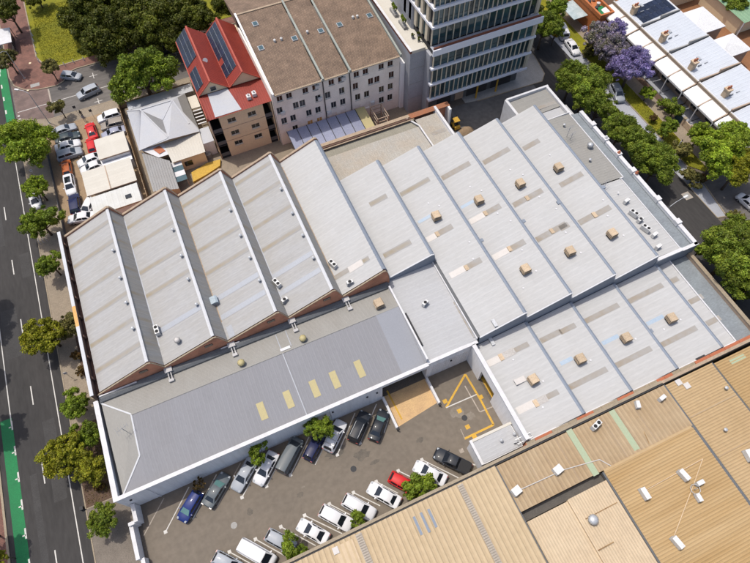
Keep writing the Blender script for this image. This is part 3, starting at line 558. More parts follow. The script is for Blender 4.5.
cap = MB().tube([(0, 0, 0), (0, 0, .05)], .15, 10).mesh('pipe_flashing', m_white)
for L, fn in (([(230, 250), (273, 260), (395, 185), (440, 200), (553, 118), (603, 137), (710, 60), (392, 403), (407, 470), (503, 290), (555, 320), (655, 517), (600, 435), (668, 225), (735, 272), (605, 585)], z7),
              ([(250, 377), (82, 445), (188, 300), (22, 365), (170, 237), (230, 207)], z8)):
    for a, b in L:
        p = roof_at(*fn(a, b), .02, 7.5); piece('pipe_flashing', cap, EH, p)
for a, b in ((437, 398), (603, 322)):
    p = roof_at(*z7(a, b), .05, 8.7); MB().box(p.x-.5, p.x+.4, p.y-.28, p.y+.28, p.z-.1, p.z+.12).build('ridge_bracket', m_capE, EH)
for a, b in ((190, 190-0), (15, 250)):
    p = roof_at(*z8(a-20, b-3), .05, 8.7); MB().box(p.x-.3, p.x+.3, p.y-.3, p.y+.3, p.z-.1, p.z+.1).build('ridge_bracket', m_capE, EH)
# east strip, side gutter and street parapet
MB().sheet((56.0, 39.0, 7.35), (61.0, 39.0, 7.0), (61.0, 54.8, 7.0), (56.0, 54.8, 7.35), .5, .025).build('east_strip_roof', m_roofN, EH)
MB().sheet((56.0, 23.9, 7.2), (60.6, 23.9, 6.85), (60.6, 38.9, 6.85), (56.0, 38.9, 7.2), .9, .025).build('east_strip_roof', m_roofE, EH)
ROOFZ.append((55.9, 61.05, 38.95, 54.85, lambda x, y: 7.38-.07*(x-56))); ROOFZ.append((55.9, 60.65, 23.85, 38.95, lambda x, y: 7.23-.076*(x-56)))
MB().box(61.0, 61.15, 38.9, 54.9, 6.2, 7.12).build('edge_flashing', m_white, EH); MB().box(56.0, 61.15, 54.8, 54.95, 3.8, 7.3).build('edge_flashing', m_white, EH); MB().box(60.4, 61.1, 38.8, 38.95, 6.2, 7.12).build('edge_flashing', m_white, EH); MB().box(60.6, 60.75, 23.8, 38.8, 6.1, 6.97).build('edge_flashing', m_white, EH)
MB().prismY([(60.75, 5.6), (63.25, 5.6), (63.25, 6.3), (60.75, 6.5)], 23.9, 54.8).build('side_gutter_roof', m_gutter, EH)
MB().box(63.25, 63.75, 23.4, 54.6, 0, 6.75).build('street_parapet', m_wall, EH); MB().box(63.2, 63.85, 23.4, 54.6, 6.75, 6.9).build('parapet_cap', m_white, EH)
MB().box(63.08, 63.22, 23.9, 54.6, 6.3, 6.42).build('parapet_ledge', m_gutter, EH)
MB().box(55.9, 63.8, 23.35, 23.75, 0, 6.75).build('south_wall', m_fascia, EH); MB().box(60.7, 63.84, 23.3, 23.82, 6.75, 6.9).build('parapet_cap', m_white, EH); MB().box(55.9, 60.72, 23.3, 23.82, 6.85, 7.2).build('edge_flashing', m_white, EH)
for y in (28, 33, 39.5, 43.5, 47.2, 51): o = MB().box(63.1, 64.0, y-.45, y+.45, 0, 7.15).build('parapet_pier', m_white, EH)
for y in (43.5, 47.2, 38.6): MB().tube([(63.55, y, 7.15), (63.55, y, 7.6)], [.3, .12], 10).build('pier_finial', m_white if y == 47.2 else m_terra, EH)
# lower roof at the back right
MB().sheet((56.0, 57.9, 5.75), (61.6, 57.9, 5.9), (61.6, 62.8, 5.9), (56.0, 62.8, 5.75), .9, .02).build('rear_roof', m_roofN, EH); MB().poly([(55.9, 54.9, 5.7), (63.0, 54.9, 5.7), (63.0, 57.9, 5.7), (55.9, 57.9, 5.7)]).build('rear_roof', m_flat, EH)
MB().sheet((53.2, 57.9, 5.7), (56.0, 57.9, 5.75), (56.0, 62.8, 5.75), (53.8, 62.8, 5.7), .9, .02).build('rear_roof', m_roofN, EH)
MB().box(57.5, 61.4, 58.7, 59.5, 5.9, 5.93).build('translucent_sheet', m_rust, EH)
MB().box(53.3, 62.2, 62.8, 63.2, 0, 6.4).build('rear_parapet', m_white, EH); MB().box(61.6, 62.1, 54.9, 62.8, 0, 6.4).build('rear_parapet', m_white, EH); MB().box(53.0, 53.5, 57.8, 63.1, 0, 6.3).build('rear_parapet', m_white, EH)
# flat beige roofs behind the sawteeth
RH = thing('rear_hall', 'flat beige roofed rear hall with rusty brick edged wall below the apartments', 'hall', (30, 62, 0))
MB().sheet((18.6, 57.9, 5.2), (18.6, 64.9, 5.0), (36.4, 64.9, 5.0), (36.4, 57.9, 5.2), .9, .02).build('roof_slope', mat('roof_beige_grey', (.32, .305, .275, 1), (.32, .27, .21, 1), scale=.25, amount=.8, rough=.85, spec=.2, tint=True), RH)
MB().sheet((18.6, 64.95, 4.7), (18.6, 67.6, 4.6), (36.5, 67.6, 4.6), (36.5, 64.95, 4.7), .5, .012).build('roof_slope', mat('roof_olive_grey', (.235, .22, .18, 1), (.2, .185, .145, 1), scale=.4, amount=.8, rough=.85, spec=.2, tint=True), RH)
MB().sheet((36.8, 57.9, 4.6), (36.8, 67.0, 4.6), (41.0, 67.0, 4.6), (41.0, 57.9, 4.6), .9, .02).build('roof_slope', MATS['roof_beige_grey'], RH)
MB().bar((36.6, 58, 5.3), (36.6, 65, 5.1), .25, .25).build('roof_edge', m_white, RH); MB().bar((36.6, 65, 5.1), (35.4, 67.8, 4.85), .25, .2).build('roof_edge', m_white, RH)
MB().box(38, 40.8, 62.2, 63.0, 4.62, 4.645).build('translucent_sheet', m_rust, RH)
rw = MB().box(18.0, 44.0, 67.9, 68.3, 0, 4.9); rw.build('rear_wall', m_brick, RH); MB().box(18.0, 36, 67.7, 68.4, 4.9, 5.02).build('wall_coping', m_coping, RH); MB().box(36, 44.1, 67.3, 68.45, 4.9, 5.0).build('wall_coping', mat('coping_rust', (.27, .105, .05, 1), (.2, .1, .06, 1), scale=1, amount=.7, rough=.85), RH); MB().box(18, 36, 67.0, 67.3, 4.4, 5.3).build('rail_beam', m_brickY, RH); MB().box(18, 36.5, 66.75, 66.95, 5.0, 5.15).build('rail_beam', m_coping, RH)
MB().box(41.0, 41.3, 57.8, 67.9, 0, 5.3).build('side_wall', m_wall, RH); MB().box(40.95, 41.4, 57.8, 67.9, 5.3, 5.42).build('wall_coping', m_white, RH); MB().box(43.6, 44.0, 66.4, 67.9, 0, 4.9).build('side_wall', m_wall, RH)
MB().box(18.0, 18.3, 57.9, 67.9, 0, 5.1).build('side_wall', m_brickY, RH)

# ---------------- south east hall
SE = thing('south_hall', 'pale sawtooth hall with four beige cooler boxes beside the tan warehouse', 'hall', (42, 16, 0))
RS, VS = 5.6, 4.4; YS0, YS1 = 8.55, 23.35
SX = [(25.1, 33.3), (33.9, 41.0), (41.6, 48.7), (49.3, 56.55), (57.15, 59.3)]
for i, (xa, xb) in enumerate(SX):
    zb = RS if i < 4 else VS+.35
    MB().sheet((xa, YS0, VS), (xb, YS0, zb), (xb, YS1, zb), (xa, YS1, VS), .9, .012).build('roof_slope', m_roofE, SE)
    ROOFZ.append((xa-.6, xb+.05, YS0, YS1, (lambda xa, xb, zb: lambda x, y: VS+(zb-VS)*(x-xa)/(xb-xa))(xa, xb, zb)))
    if i < 4:
        MB().prismY(capprof(xb, zb, VS), YS0, YS1).build('ridge_cap', m_capE, SE); MB().box(xb+.5, xb+.75, YS0, YS1, VS-.2, VS-.05).build('valley_gutter', m_dgut, SE)
MB().box(59.3, 59.5, YS0, YS1, 4, 4.9).build('edge_flashing', m_white, SE); MB().prismY([(59.5, 3.9), (63.0, 3.9), (63.0, 4.0), (59.5, 4.25)], YS0, 23.3).build('side_gutter_roof', m_gutter, SE)
MB().box(63.0, 63.5, 6, 23.3, 0, 4.7).build('street_parapet', m_party, SE); MB().box(62.95, 63.55, 6, 23.3, 4.7, 4.82).build('parapet_cap', m_kerb, SE)
ww = MB().box(24.35, 24.75, 8.6, 16.2, 0, 5.92); ww.box(24.35, 24.75, 19.8, 23.2, 0, 5.92); ww.box(24.35, 24.75, 16.2, 19.8, 3.6, 5.92); ww.build('west_wall', m_wall, SE)
MB().box(24.25, 24.85, 8.6, 23.2, 5.92, 6.04).build('west_coping', m_white, SE); MB().box(24.75, 25.1, 8.6, 23.3, 4.0, 4.3).build('side_gutter', m_fascia, SE)
MB().box(24.9, 29, 16.0, 20.0, .0, .016).build('door_floor', m_ly, SE); MB().box(28.9, 29, 16.0, 20.0, 0, 3.6).build('door_interior', m_dark, SE); MB().box(24.4, 24.7, 16.2, 19.8, 3.2, 3.6).build('roller_door', m_conc, SE)
MB().box(24.2, 63.4, 8.0, 8.35, 0, 5.2).build('south_wall', m_brick, SE)
for k in range(30): x = 24.3+k*1.3; MB().box(x+.01, x+1.29, 7.9, 8.45, 5.2, 5.3+.03*(k % 2)).build('coping_block', (m_terra if k % 5 in (1, 2) or k > 22 else m_kerb), SE)
MB().box(25.2, 59.2, 8.46, 8.62, 4.2, 5.0).build('edge_flashing', m_white, SE)
for a, b, c, d, e, g in ((465, 332, 518, 305, 625, 252), (578, 515, 655, 487, 742, 440)):
    patch(SE, z3(a, b), z3(c, d), m_pale, .5, 5); patch(SE, z3(c+5, d-3), z3((c+e)/2, (d+g)/2), mat('sheet_grey', (.36, .34, .32, 1), None, rough=.6), .5, 5); patch(SE, z3((c+e)/2, (d+g)/2), z3(e, g), m_rust, .4, 5)
    p = roof_at(*z3(c, d), 0, 5); MB().box(p.x-.3, p.x+.3, p.y-.5, p.y+.5, p.z, p.z+.12).build('access_hatch', m_cool, SE)
patch(SE, z3(672, 240), z3(755, 203), m_rust, .42, 5)
for a, b, c, d in ((0, 208, 60, 177), (100, 165, 230, 97), (270, 85, 405, 20), (35, 425, 185, 352), (220, 338, 360, 270), (400, 255, 540, 190), (510, 88, 565, 62), (578, 172, 635, 147), (430, 12, 465, -8)): patch(SE, z4(a, b), z4(c, d), m_rust, .42, 5)
for a, b, c, d in ((165, 250, 232, 222), (340, 172, 410, 145), (0, 330, 50, 310)): patch(SE, z4(a, b), z4(c, d), m_blue, .3, 5)
for L, fn in (([(565, 315), (683, 400), (682, 503)], z3), ([(120, 317), (298, 233), (475, 157), (410, 195)], z4)):
    for a, b in L: piece('pipe_flashing', cap, SE, roof_at(*fn(a, b), .02, 5))
for a, b in ((172, 285), (355, 203)):
    p = roof_at(*z4(a, b), .0, 5); MB().box(p.x-.5, p.x+.4, p.y-.3, p.y+.3, p.z-.05, p.z+.14).build('ridge_bracket', m_capE, SE)
p0, p1 = roof_at(*z4(535, 315), 0, 5), roof_at(*z4(603, 283), 0, 5); MB().box(p0.x, p1.x, p0.y-.12, p0.y+.12, p0.z, p0.z+.25).build('roof_rail', m_dark, SE)
p = roof_at(*z3(602, 390), 0, 5); MB().box(p.x-1.3, p.x+.3, p.y-.5, p.y+.3, p.z+.03, p.z+.22).build('duct', m_pale, SE)
for px, py in (z3(490, 172), z3(480, 245)):
    p = roof_at(px, py, 0, 5); MB().box(p.x-.25, p.x+.25, p.y-.6, p.y+.6, p.z, p.z+.3).build('rainhead', m_metal, SE)
# annex
AN = thing('store_annex', 'small flat roofed white store against the loading court corner', 'annex', (21, 10, 0))
MB().box(18.1, 24.2, 8.4, 11.7, 0, 3.8).build('wall', m_wall, AN); MB().sheet((18.3, 8.5, 3.85), (24.1, 8.5, 3.95), (24.1, 11.5, 3.95), (18.3, 11.5, 3.85), .5, .012).build('roof_slope', m_flat, AN)
MB().box(17.95, 18.3, 8.4, 11.85, 3.6, 4.0).build('roof_edge', m_white, AN); MB().box(18.3, 24.3, 11.5, 11.85, 3.6, 4.02).build('roof_edge', m_shed, AN); ROOFZ.append((18.1, 24.3, 8.4, 11.8, lambda x, y: 3.92))
# car park boundary wall on the road side
BW = thing('boundary_wall', 'stepped white boundary wall between car park and footpath', 'wall', (-25.5, 15, 0))
MB().box(-25.75, -25.35, 20.6, 22.9, 0, 2.3).build('wall_panel', m_wall, BW); MB().box(-26.5, -25.75, 20.4, 20.75, 0, 2.3).build('wall_panel', m_wall, BW); MB().box(-26.6, -26.2, 16.2, 20.4, 0, 1.9).build('wall_panel', m_wall, BW); MB().box(-26.2, -25.8, 5, 16.2, 0, 1.5).build('wall_panel', m_wall, BW)
for q in ((-25.8, -25.3, 20.55, 22.9, 2.3), (-26.55, -25.8, 20.35, 20.8, 2.3), (-26.65, -26.15, 16.15, 20.35, 1.9), (-26.25, -25.75, 5, 16.15, 1.5)): MB().box(q[0], q[1], q[2], q[3], q[4], q[4]+.08).build('wall_cap', m_white, BW)
# ------------------------------------------------------------------ tan warehouse in the foreground
TW = thing('tan_warehouse', 'wide tan ribbed metal warehouse roofs filling the lower right', 'warehouse', (30, -5, 0))
ZT = 6.4
def tz(z): return lambda x, y: z
PT = ((0, 0), (.30, 0), (.48, 1), (.82, 1), (1, 0))
def troof(x0, x1, y0, y1, z, m, axis, pitch=.62, h=.07):
    if axis == 'Y': b = MB().sheet((x0, y0, z), (x0, y1, z), (x1, y1, z), (x1, y0, z), pitch, h, 2, .008, .88, PT)
    else: b = MB().sheet((x0, y0, z), (x1, y0, z), (x1, y1, z), (x0, y1, z), pitch, h, 2, .008, .88, PT)
    b.build('roof_slope', m, TW); ROOFZ.append((x0, x1, y0, y1, tz(z+h*.5)))
    MB().box(x0+.03, x1-.03, y0+.03, y1-.03, 0, z-.02).build('wall', m_cream, TW)
troof(-14, 18.85, -16, 7.4, ZT, m_tan4, 'Y', .68, .08)
troof(19.0, 45.0, 1.35, 7.3, ZT-.1, m_tan2, 'Y', .62, .08)
troof(19.2, 25.0, -16, .1, ZT-.5, m_tan5, 'Y', .36, .04)
troof(25.15, 30.75, -16, .25, ZT-.3, m_tan5, 'Y', .36, .04)
troof(30.95, 44.7, -16, 1.15, ZT, m_tan3, 'X', .36, .05)
troof(45.12, 52.9, -16, 7.2, ZT-.05, m_tan, 'X', .36, .05)
troof(53.15, 70, -16, 7.0, ZT, m_tan6, 'X', .36, .05)
MB().box(18.85, 31, .2, 1.3, 0, 5.2).build('roof_gutter', mat('roof_gutter_grey', (.085, .078, .07, 1), (.06, .055, .05, 1), scale=.8, rough=.9, amount=.6), TW); MB().box(18.87, 18.99, -16, 7.3, 5.8, 6.45).build('gutter', m_dgut, TW); MB().box(30.75, 30.95, -16, 1.2, 5.8, 6.3).build('gutter', m_dgut, TW)
MB().box(44.72, 45.1, -16, 7.3, 5.8, 6.38).build('gutter', m_dgut, TW); MB().box(52.9, 53.15, -16, 7.2, 5.8, 6.3).build('gutter', m_dgut, TW)
MB().box(31, 44.6, 1.12, 1.42, 6.2, 6.48).build('eave_flashing', m_tan, TW); MB().box(24.98, 25.16, -16, .2, 5.6, 6.22).build('roof_edge', m_tan5, TW)
for y in (-3.2, 2.3): MB().box(45.2, 52.8, y-.08, y+.08, ZT-.03, ZT+.06).build('sheet_lap', m_tan2, TW)
MB().box(-14, 70, 7.42, 7.75, 0, 6.35).build('north_wall', m_dark, TW)
MB().box(-14, 44.9, 7.62, 7.98, 6.3, 6.52).build('north_coping', m_kerb, TW); MB().box(44.9, 70, 7.5, 7.9, 6.3, 6.52).build('north_coping', m_coping, TW)
g = MB().box(13.35, 14.1, -16, 7.2, ZT+.02, ZT+.10).build('walkway', mat('walkway_grey', (.34, .30, .25, 1), None, rough=.8), TW)
mm = MB().box(-.34, .34, -.05, .05, 0, .03).mesh('tread', mat('walkway_tread', (.22, .19, .155, 1), None, rough=.85))
for k in range(54): piece('tread', mm, g, (13.72, 6.95-.28*k, ZT+.10))
g = MB().box(-.45, .35, 1, 7.2, ZT+.02, ZT+.10).build('walkway', MATS['walkway_grey'], TW)
for k in range(20): piece('tread', mm, g, (-.05, 6.95-.28*k, ZT+.10))
MB().box(-3.2, -.9, 1, 7.0, ZT+.065, ZT+.08).build('roof_overlay', m_tan5, TW)
zz8 = lambda a, b: (560+a/s, 421+b/s)
for a, b, c, d in ((35, 35, 142, 215), (200, -40, 306, 113)):
    p, q = roof_at(*zz8(a, b), 0, 6.3), roof_at(*zz8(c, d), 0, 6.3); x = (p.x+q.x)/2; MB().box(x-.42, x+.42, q.y, p.y, ZT-.02, ZT+.0).build('skylight', m_mint, TW)
p, q = roof_at(*z4(672, 325), 0, 6.3), roof_at(*z4(733, 303), 0, 6.3); MB().box(p.x, q.x, p.y-.4, p.y+.4, ZT+.045, ZT+.06).build('skylight', m_mint, TW)
for a, b, c, d in ((172, 378, 205, 450), (200, 362, 235, 440), (230, 348, 262, 420)):
    p, q = roof_at(370+a/s, 421+b/s, 0, 6.4), roof_at(370+c/s, 421+d/s, 0, 6.4); x = (p.x+q.x)/2; MB().box(x-.16, x+.16, q.y, p.y, ZT+.05, ZT+.11).build('roof_rail', m_capE, TW)
for a, b in ((20, 545), (610, 510)): pass
p = roof_at(180+615/s, 421+512/s, 0, 6.4); MB().box(p.x-.35, p.x+.35, p.y-.4, p.y+.4, ZT+.05, ZT+.2).build('access_hatch', m_pale, TW)
for a, b in ((467, 405), (500, 418)):
    p = roof_at(*z4(a, b), 0, 6.4); MB().box(p.x-.4, p.x+.4, p.y-.4, p.y+.4, ZT+.0, ZT+.14).build('access_hatch', m_pale, TW)
m_stain = stain('rust_stain', (.375, .255, .125, 1), (.10, .045, .02, 1), 1.0, .6, .3, 1.4)
for a, b, c_, d, w_ in ((100, 388, 225, 322, .05), (150, 512, 210, 478, .06), (330, 42, 352, 90, .06)):
    u, v = roof_at(*zz8(a, b), 0, 6.3), roof_at(*zz8(c_, d), 0, 6.3); q_ = (v-u); n_ = Vector((-q_.y, q_.x, 0)).normalized()*w_; zt = max(u.z, v.z)+.055; MB().poly([(u.x-n_.x, u.y-n_.y, zt), (v.x-n_.x, v.y-n_.y, zt), (v.x+n_.x, v.y+n_.y, zt), (u.x+n_.x, u.y+n_.y, zt)]).build('rust_streak', m_stain, TW)
for x_ in np.arange(20.6, 44.5, 2.35): MB().box(x_-.03, x_+.03, 1.5, 7.1, ZT-.06, ZT-.02).build('sheet_lap', m_coping, TW)
# light weathering bands of the weathered strips stay in the material; straight conduits are built
def conduit(pts, r=.05, label='white conduit', m=m_pale):
    q = [roof_at(*zz8(a, b), .09, 6.4) for a, b in pts]; b = MB()
    for u, v in zip(q[:-1], q[1:]): b.tube([u, v], r, 6)
    return b
tag(conduit([(15, 193), (155, 153), (200, 178)], .06).build('conduit', m_pale), 'bent pale conduit crossing the mint skylight on the tan roof', 'conduit')
tag(conduit([(330, 278), (562, 150), (525, 255), (447, 460)], .045).build('conduit', mat('conduit_tan', (.55, .42, .28, 1))), 'thin tan conduit zigzagging between air conditioners on the orange roof', 'conduit')
q0, q1 = roof_at(370+585/s, 421+275/s, .12, 6.4), roof_at(370+735/s, 421+207/s, .12, 6.4)
tag(MB().tube([q0, q1], .06, 6).build('conduit', m_pale), 'straight pale pipe joining two white units on the tan roof', 'conduit')

# ------------------------------------------------------------------ roof equipment
fanm = MB().tube([(0, 0, 0), (0, 0, .04)], .24, 14).mesh('fan', m_black)
def acmesh(w, d, h):
    return MB().box(-w/2, w/2, -d/2, d/2, .1, h).mesh('casing', m_ac), MB().box(-w/2+.04, w/2-.04, -d/2-.012, -d/2+.01, .18, h-.1).mesh('grille', m_acd), MB().box(-w/2-.05, w/2+.05, -d/2+.03, d/2-.03, 0, .1).mesh('stand', m_acd)
AC1, AC2, AC3 = acmesh(1.4, .62, .95), acmesh(.95, .5, .75), acmesh(1.1, .95, .7)
def ac(px, py, label, kind=AC1, rz=0.0, fans=2, z0=7.0, group='air conditioners on the roofs', top=True):
    p = roof_at(px, py, .02, z0); t = thing('air_conditioner', label, 'air conditioner', p, group); t.rotation_euler.z = rz
    sub('casing', kind[0], t); sub('grille', kind[1], t); sub('stand', kind[2], t)
    w = kind[0].vertices[1].co.x; h = kind[0].vertices[4].co.z
    for k in range(fans if top else 0): sub('fan', fanm, t, ((k-(fans-1)/2)*w, 0, h))
    return t
z1 = lambda a, b: (a/s, 280+b/s)
z2 = lambda a, b: (180+a/s, 280+b/s)
ac(*z1(625, 205), 'white twin fan air conditioner in the first valley of the west factory', AC1, math.pi/2, 2)
ac(277.5, 285, 'white twin fan air conditioner near the right ridge of the third bay', AC1, 1.9, 2)
ac(*z2(415, 85), 'white air conditioner cluster at the foot of the third valley', AC2, .3, 1)
ac(333, 266, 'white and dark air conditioner on the smooth fifth bay roof', AC1, 1.9, 2)
ac(350, 284, 'small white air conditioner at the southern edge of the fifth bay', AC2, 0, 1)
ac(*z3(217, 97), 'lone white air conditioner on the flat link roof', AC2, .4, 1, 6.2)
ac(600+160/6.26, 170+205/6.26, 'dark grey condenser at the top of the eastern row', AC2, .2, 0, 7.2)
ac(600+203/6.26, 170+285/6.26, 'twin fan condenser, upper of the two on the eastern strip', AC1, 1.9, 2, 7.2)
ac(600+245/6.26, 170+322/6.26, 'small condenser between the two twin fan units on the eastern strip', AC2, .2, 1, 7.2)
ac(600+278/6.26, 170+378/6.26, 'twin fan condenser, lower of the two on the eastern strip', AC1, 1.9, 2, 7.2)
ac(600+335/6.26, 170+415/6.26, 'small white condenser near the end of the eastern strip', AC2, .2, 0, 7.2)
ac(600+358/6.26, 170+490/6.26, 'last small white box at the end of the eastern strip', AC2, .2, 0, 7.2)
ac(370+575/s, 421+278/s, 'white boxy unit at the left edge of the weathered tan roof', AC3, .2, 0, 6.4)
ac(370+738/s, 421+195/s, 'white boxy unit in the middle of the weathered tan roof', AC3, .2, 0, 6.4)
ac(*zz8(327, 290), 'white air conditioner nearest the pale roof on the orange tan roof', AC1, 1.57, 0, 6.4)
ac(*zz8(480, 217), 'white air conditioner under the conduit line on the orange tan roof', AC1, 1.75, 0, 6.4)
ac(*zz8(545, 247), 'small white air conditioner right of the antenna frame on the orange roof', AC2, .0, 0, 6.4)
ac(*zz8(540, 305), 'small white air conditioner below the antenna frame on the orange roof', AC2, 1.5, 0, 6.4)
ac(*zz8(455, 482), 'white air conditioner at the bottom end of the tan conduit', AC1, 1.75, 0, 6.4)
ac(*zz8(735, 140), 'white air conditioner with long feet at the right picture edge', AC1, 1.4, 0, 6.4)
ac(*z4(397, 470), 'white air conditioner with pipes on the tan roof below the red coping', AC2, .2, 0, 6.4)
ac(560+245/7.04, 400+185/7.04, 'cream twin fan condenser between the mint skylights', AC1, .3, 2, 6.4)
ac(560+537/7.04, 400+40/7.04, 'rust streaked cream unit at the edge of the tan roof', AC2, 1.2, 0, 6.4)
# beige evaporative coolers
cb = MB(); hw = .62
cb.prismY([(-.62, .25), (.62, .25), (.62, 1.05), (.5, 1.2), (-.5, 1.2), (-.62, 1.05)], -.62, .62); cool_body = cb.mesh('cabinet', m_cool)
cool_louv = MB().box(-.5, .5, -.03, .03, -.03, .03).mesh('louvre', m_cool); cool_base = MB().box(-.5, .5, -.5, .5, -.25, .25).mesh('duct_base', m_dark); cool_pad = MB().box(-.5, .5, -.645, -.615, .32, 1.0).mesh('pad', mat('cooler_pad_shaded', (.09, .07, .055, 1), None, rough=.9))  # pad brown darkened to carry the shade on the cabinet sides
def cooler(px, py, label, z0=7.5):
    p = roof_at(px, py+3, .0, z0); t = thing('evaporative_cooler', label, 'cooler', p, 'beige evaporative coolers on the roofs'); t.rotation_euler.z = rnd.uniform(-.07, .07)
    sub('cabinet', cool_body, t); sub('duct_base', cool_base, t)
    for k in range(4):
        c = sub('pad', cool_pad, t, (0, 0, 0), (0, 0, k*math.pi/2))
        for j in range(3): sub('louvre', cool_louv, c, (0, -.645, .45+.2*j))
    return t
for (a, b), l in zip(((260, 298), (428, 235), (590, 170), (740, 107), (610, 507)), ('leftmost beige cooler on the middle bays of the east hall', 'beige cooler second from the left in the upper row', 'beige cooler third from the left in the upper row', 'beige cooler at the right end of the upper row', 'beige cooler on the second eastern bay, leftmost of the lower row')):
    cooler(*z7(a, b), l)
cooler(*z8(200, 367), 'beige cooler rightmost in the lower row near the condensers'); cooler(*z8(35, 437), 'beige cooler in the middle of the lower row on the east hall')
for (a, b), l in zip(((75, 307), (255, 224), (432, 147)), ('beige cooler second from the left on the south hall', 'beige cooler third from the left on the south hall', 'beige cooler rightmost on the south hall')): cooler(*z4(a, b), l, 5)
cooler(*z3(640, 388), 'beige cooler with a pale duct, leftmost on the south hall', 5); cooler(*z3(35, 90), 'beige cooler at the east end of the long hall roof', 6.5)
# small mushroom vents along the ridges of the west factory
vst = MB().tube([(0, 0, 0), (0, 0, .45)], .12, 8).mesh('stem', m_acd); vcp = MB().tube([(0, 0, .40), (0, 0, .55), (0, 0, .66)], [.24, .24, .08], 10).mesh('cowl', m_metal)
VR = [[(114, 250.7), (121, 278), (127.2, 302.8), (133.8, 328.6)], [(173.5, 230), (182, 256), (188.7, 279.3), (197.2, 304.6)], [(230.7, 210.4), (240.8, 235.8), (250.2, 257.8), (259.8, 280.6)], [(281.3, 189.4), (292.5, 213.5), (302.9, 235.5), (313.5, 258.3)]]
for i, L in enumerate(VR):
    for k, (px, py) in enumerate(L):
        t = thing('roof_vent', f'{ORD[k]} small vent from the back beside the {ORD[i]} white ridge from the left', 'vent', roof_at(px, py+1, 0, 9.5), 'small vents along the factory ridges'); sub('stem', vst, t); sub('cowl', vcp, t)
def whirly(px, py, label, m, z0, r=.38):
    p = roof_at(px, py, 0, z0); t = thing('turbine_vent', label, 'vent', p, 'round turbine vents'); MBt = MB().tube([(p.x, p.y, p.z-.1), (p.x, p.y, p.z+.35)], r*.75, 14); MBt.build('throat', m_acd, t)
    b = MB(); b.tube([(p.x, p.y, p.z+.35), (p.x, p.y, p.z+.5), (p.x, p.y, p.z+.75), (p.x, p.y, p.z+.95), (p.x, p.y, p.z+1.0)], [r*.8, r, r, r*.6, r*.2], 16); b.build('dome', m, t, smooth=50)
    f = MB().box(-.012, .012, r-.03, r+.02, .45, .85).mesh('fin', m_acd)
    for k in range(12): piece('fin', f, t, p, k*math.pi/6)
whirly(178.6, 342, 'tan round vent low on the second bay of the west factory', m_pale, 7.5, .4)
whirly(180+245/s, 280+333/s, 'yellow domed vent, left of the two on the long hall ridge', m_yel, 6.7, .5); whirly(180+487/s, 280+237/s, 'yellow domed vent, right of the two on the long hall ridge', m_yel, 6.7, .5)
whirly(540+278/5.633, 80+380/5.633, 'dark round turbine vent on the beige eastern strip', m_metal, 7.2, .5); whirly(*zz8(125, 392), 'silver domed turbine vent on the pale beige roof', m_metal, 6.2, .6)
for px, py, l, zz in ((460+230/5.63, 400+232/5.63, 'small round fan on the annex roof, left one', 4), (460+303/5.63, 400+195/5.63, 'small round fan on the annex roof, right one', 4), (540+133/5.633, 80+262/5.633, 'little dark vent at the top of the beige eastern strip', 7.2), (540+278/5.633, 80+458/5.633, 'little dark vent in the middle of the beige eastern strip', 7.2), (660+360/5.63, 380+285/5.63, 'dark vent on the tan roof right of the seam', 6.4), (660+365/5.63, 380+50/5.63, 'brown cowl on the tan roof near the dark gutter', 6.4)):
    t = thing('roof_vent', l, 'vent', roof_at(px, py, 0, zz)); sub('stem', vst, t); sub('cowl', vcp, t)
p = roof_at(*z2(137, 90), 0, 7.5); t = thing('vent_box', 'blue grey hooded vent box in the second valley of the west factory', 'vent', p)
MB().prismY([(p.x-.6, p.z-.2), (p.x+.6, p.z+.0), (p.x+.6, p.z+.9), (p.x+.3, p.z+1.05), (p.x-.6, p.z+.9)], p.y-.6, p.y+.6).build('casing', mat('vent_blue_grey', (.30, .36, .40, 1), rough=.6), t); MB().box(p.x-.5, p.x+.5, p.y-.64, p.y-.59, p.z+.15, p.z+.75).build('grille', m_acd, t)
# antennas
def antenna(px, py, label, z0, h=2.2, n=5, rz=0.3):
    p = roof_at(px, py, 0, z0); t = thing('antenna', label, 'antenna', p); MB().tube([p, p+Vector((0, 0, h))], .035, 6).build('mast', m_acd, t)
    d = Vector((math.cos(rz), math.sin(rz), 0)); e = Vector((-d.y, d.x, 0)); top = p+Vector((0, 0, h-.1)); MB().tube([top-d*.8, top+d*.8], .025, 5).build('boom', m_acd, t)
    for k in range(n): c = top+d*(-.75+1.5*k/(n-1)); MB().tube([c-e*(.6-.07*k), c+e*(.6-.07*k)], .018, 5).build('element', m_acd, t)
antenna(540+150/5.633, 80+320/5.633, 'television antenna on the beige eastern strip', 7.2); antenna(560+40/s, 140+0, 'spiky antenna on the third eastern ridge', 8.5, 1.6); antenna(560+172/s, 140+190/s, 'tangled antenna where the eastern strip steps', 7.5, 1.5); antenna(*z3(340-50, 40), 'small antenna on the flat link roof', 6.3, 1.2) if False else None
antenna(132+60/s-20, 440-8, 'spindly antenna on the western hip of the long hall', 6, 1.8)
p = roof_at(*zz8(527, 272), 0, 6.4); t = thing('dish_antenna', 'small round antenna frame between white units on the orange roof', 'antenna', p)
for k in range(8): a = k*math.pi/4; b = a+math.pi/4; MB().tube([p+Vector((.6*math.cos(a), .6*math.sin(a), .5)), p+Vector((.6*math.cos(b), .6*math.sin(b), .5))], .04, 5).build('rim', m_metal, t)
MB().tube([p, p+Vector((0, 0, 1))], .05, 6).build('mast', m_metal, t)
p = roof_at(370+600/s, 421+75/s, 0, 4.5); t = thing('roof_ladder', 'grey roof access ladder and platform beside the annex', 'ladder', p)
for dx in (-.3, .3): MB().bar(p+Vector((-1, dx, .6)), p+Vector((1.2, dx, 1.0)), .06, .08).build('rail', m_metal, t)
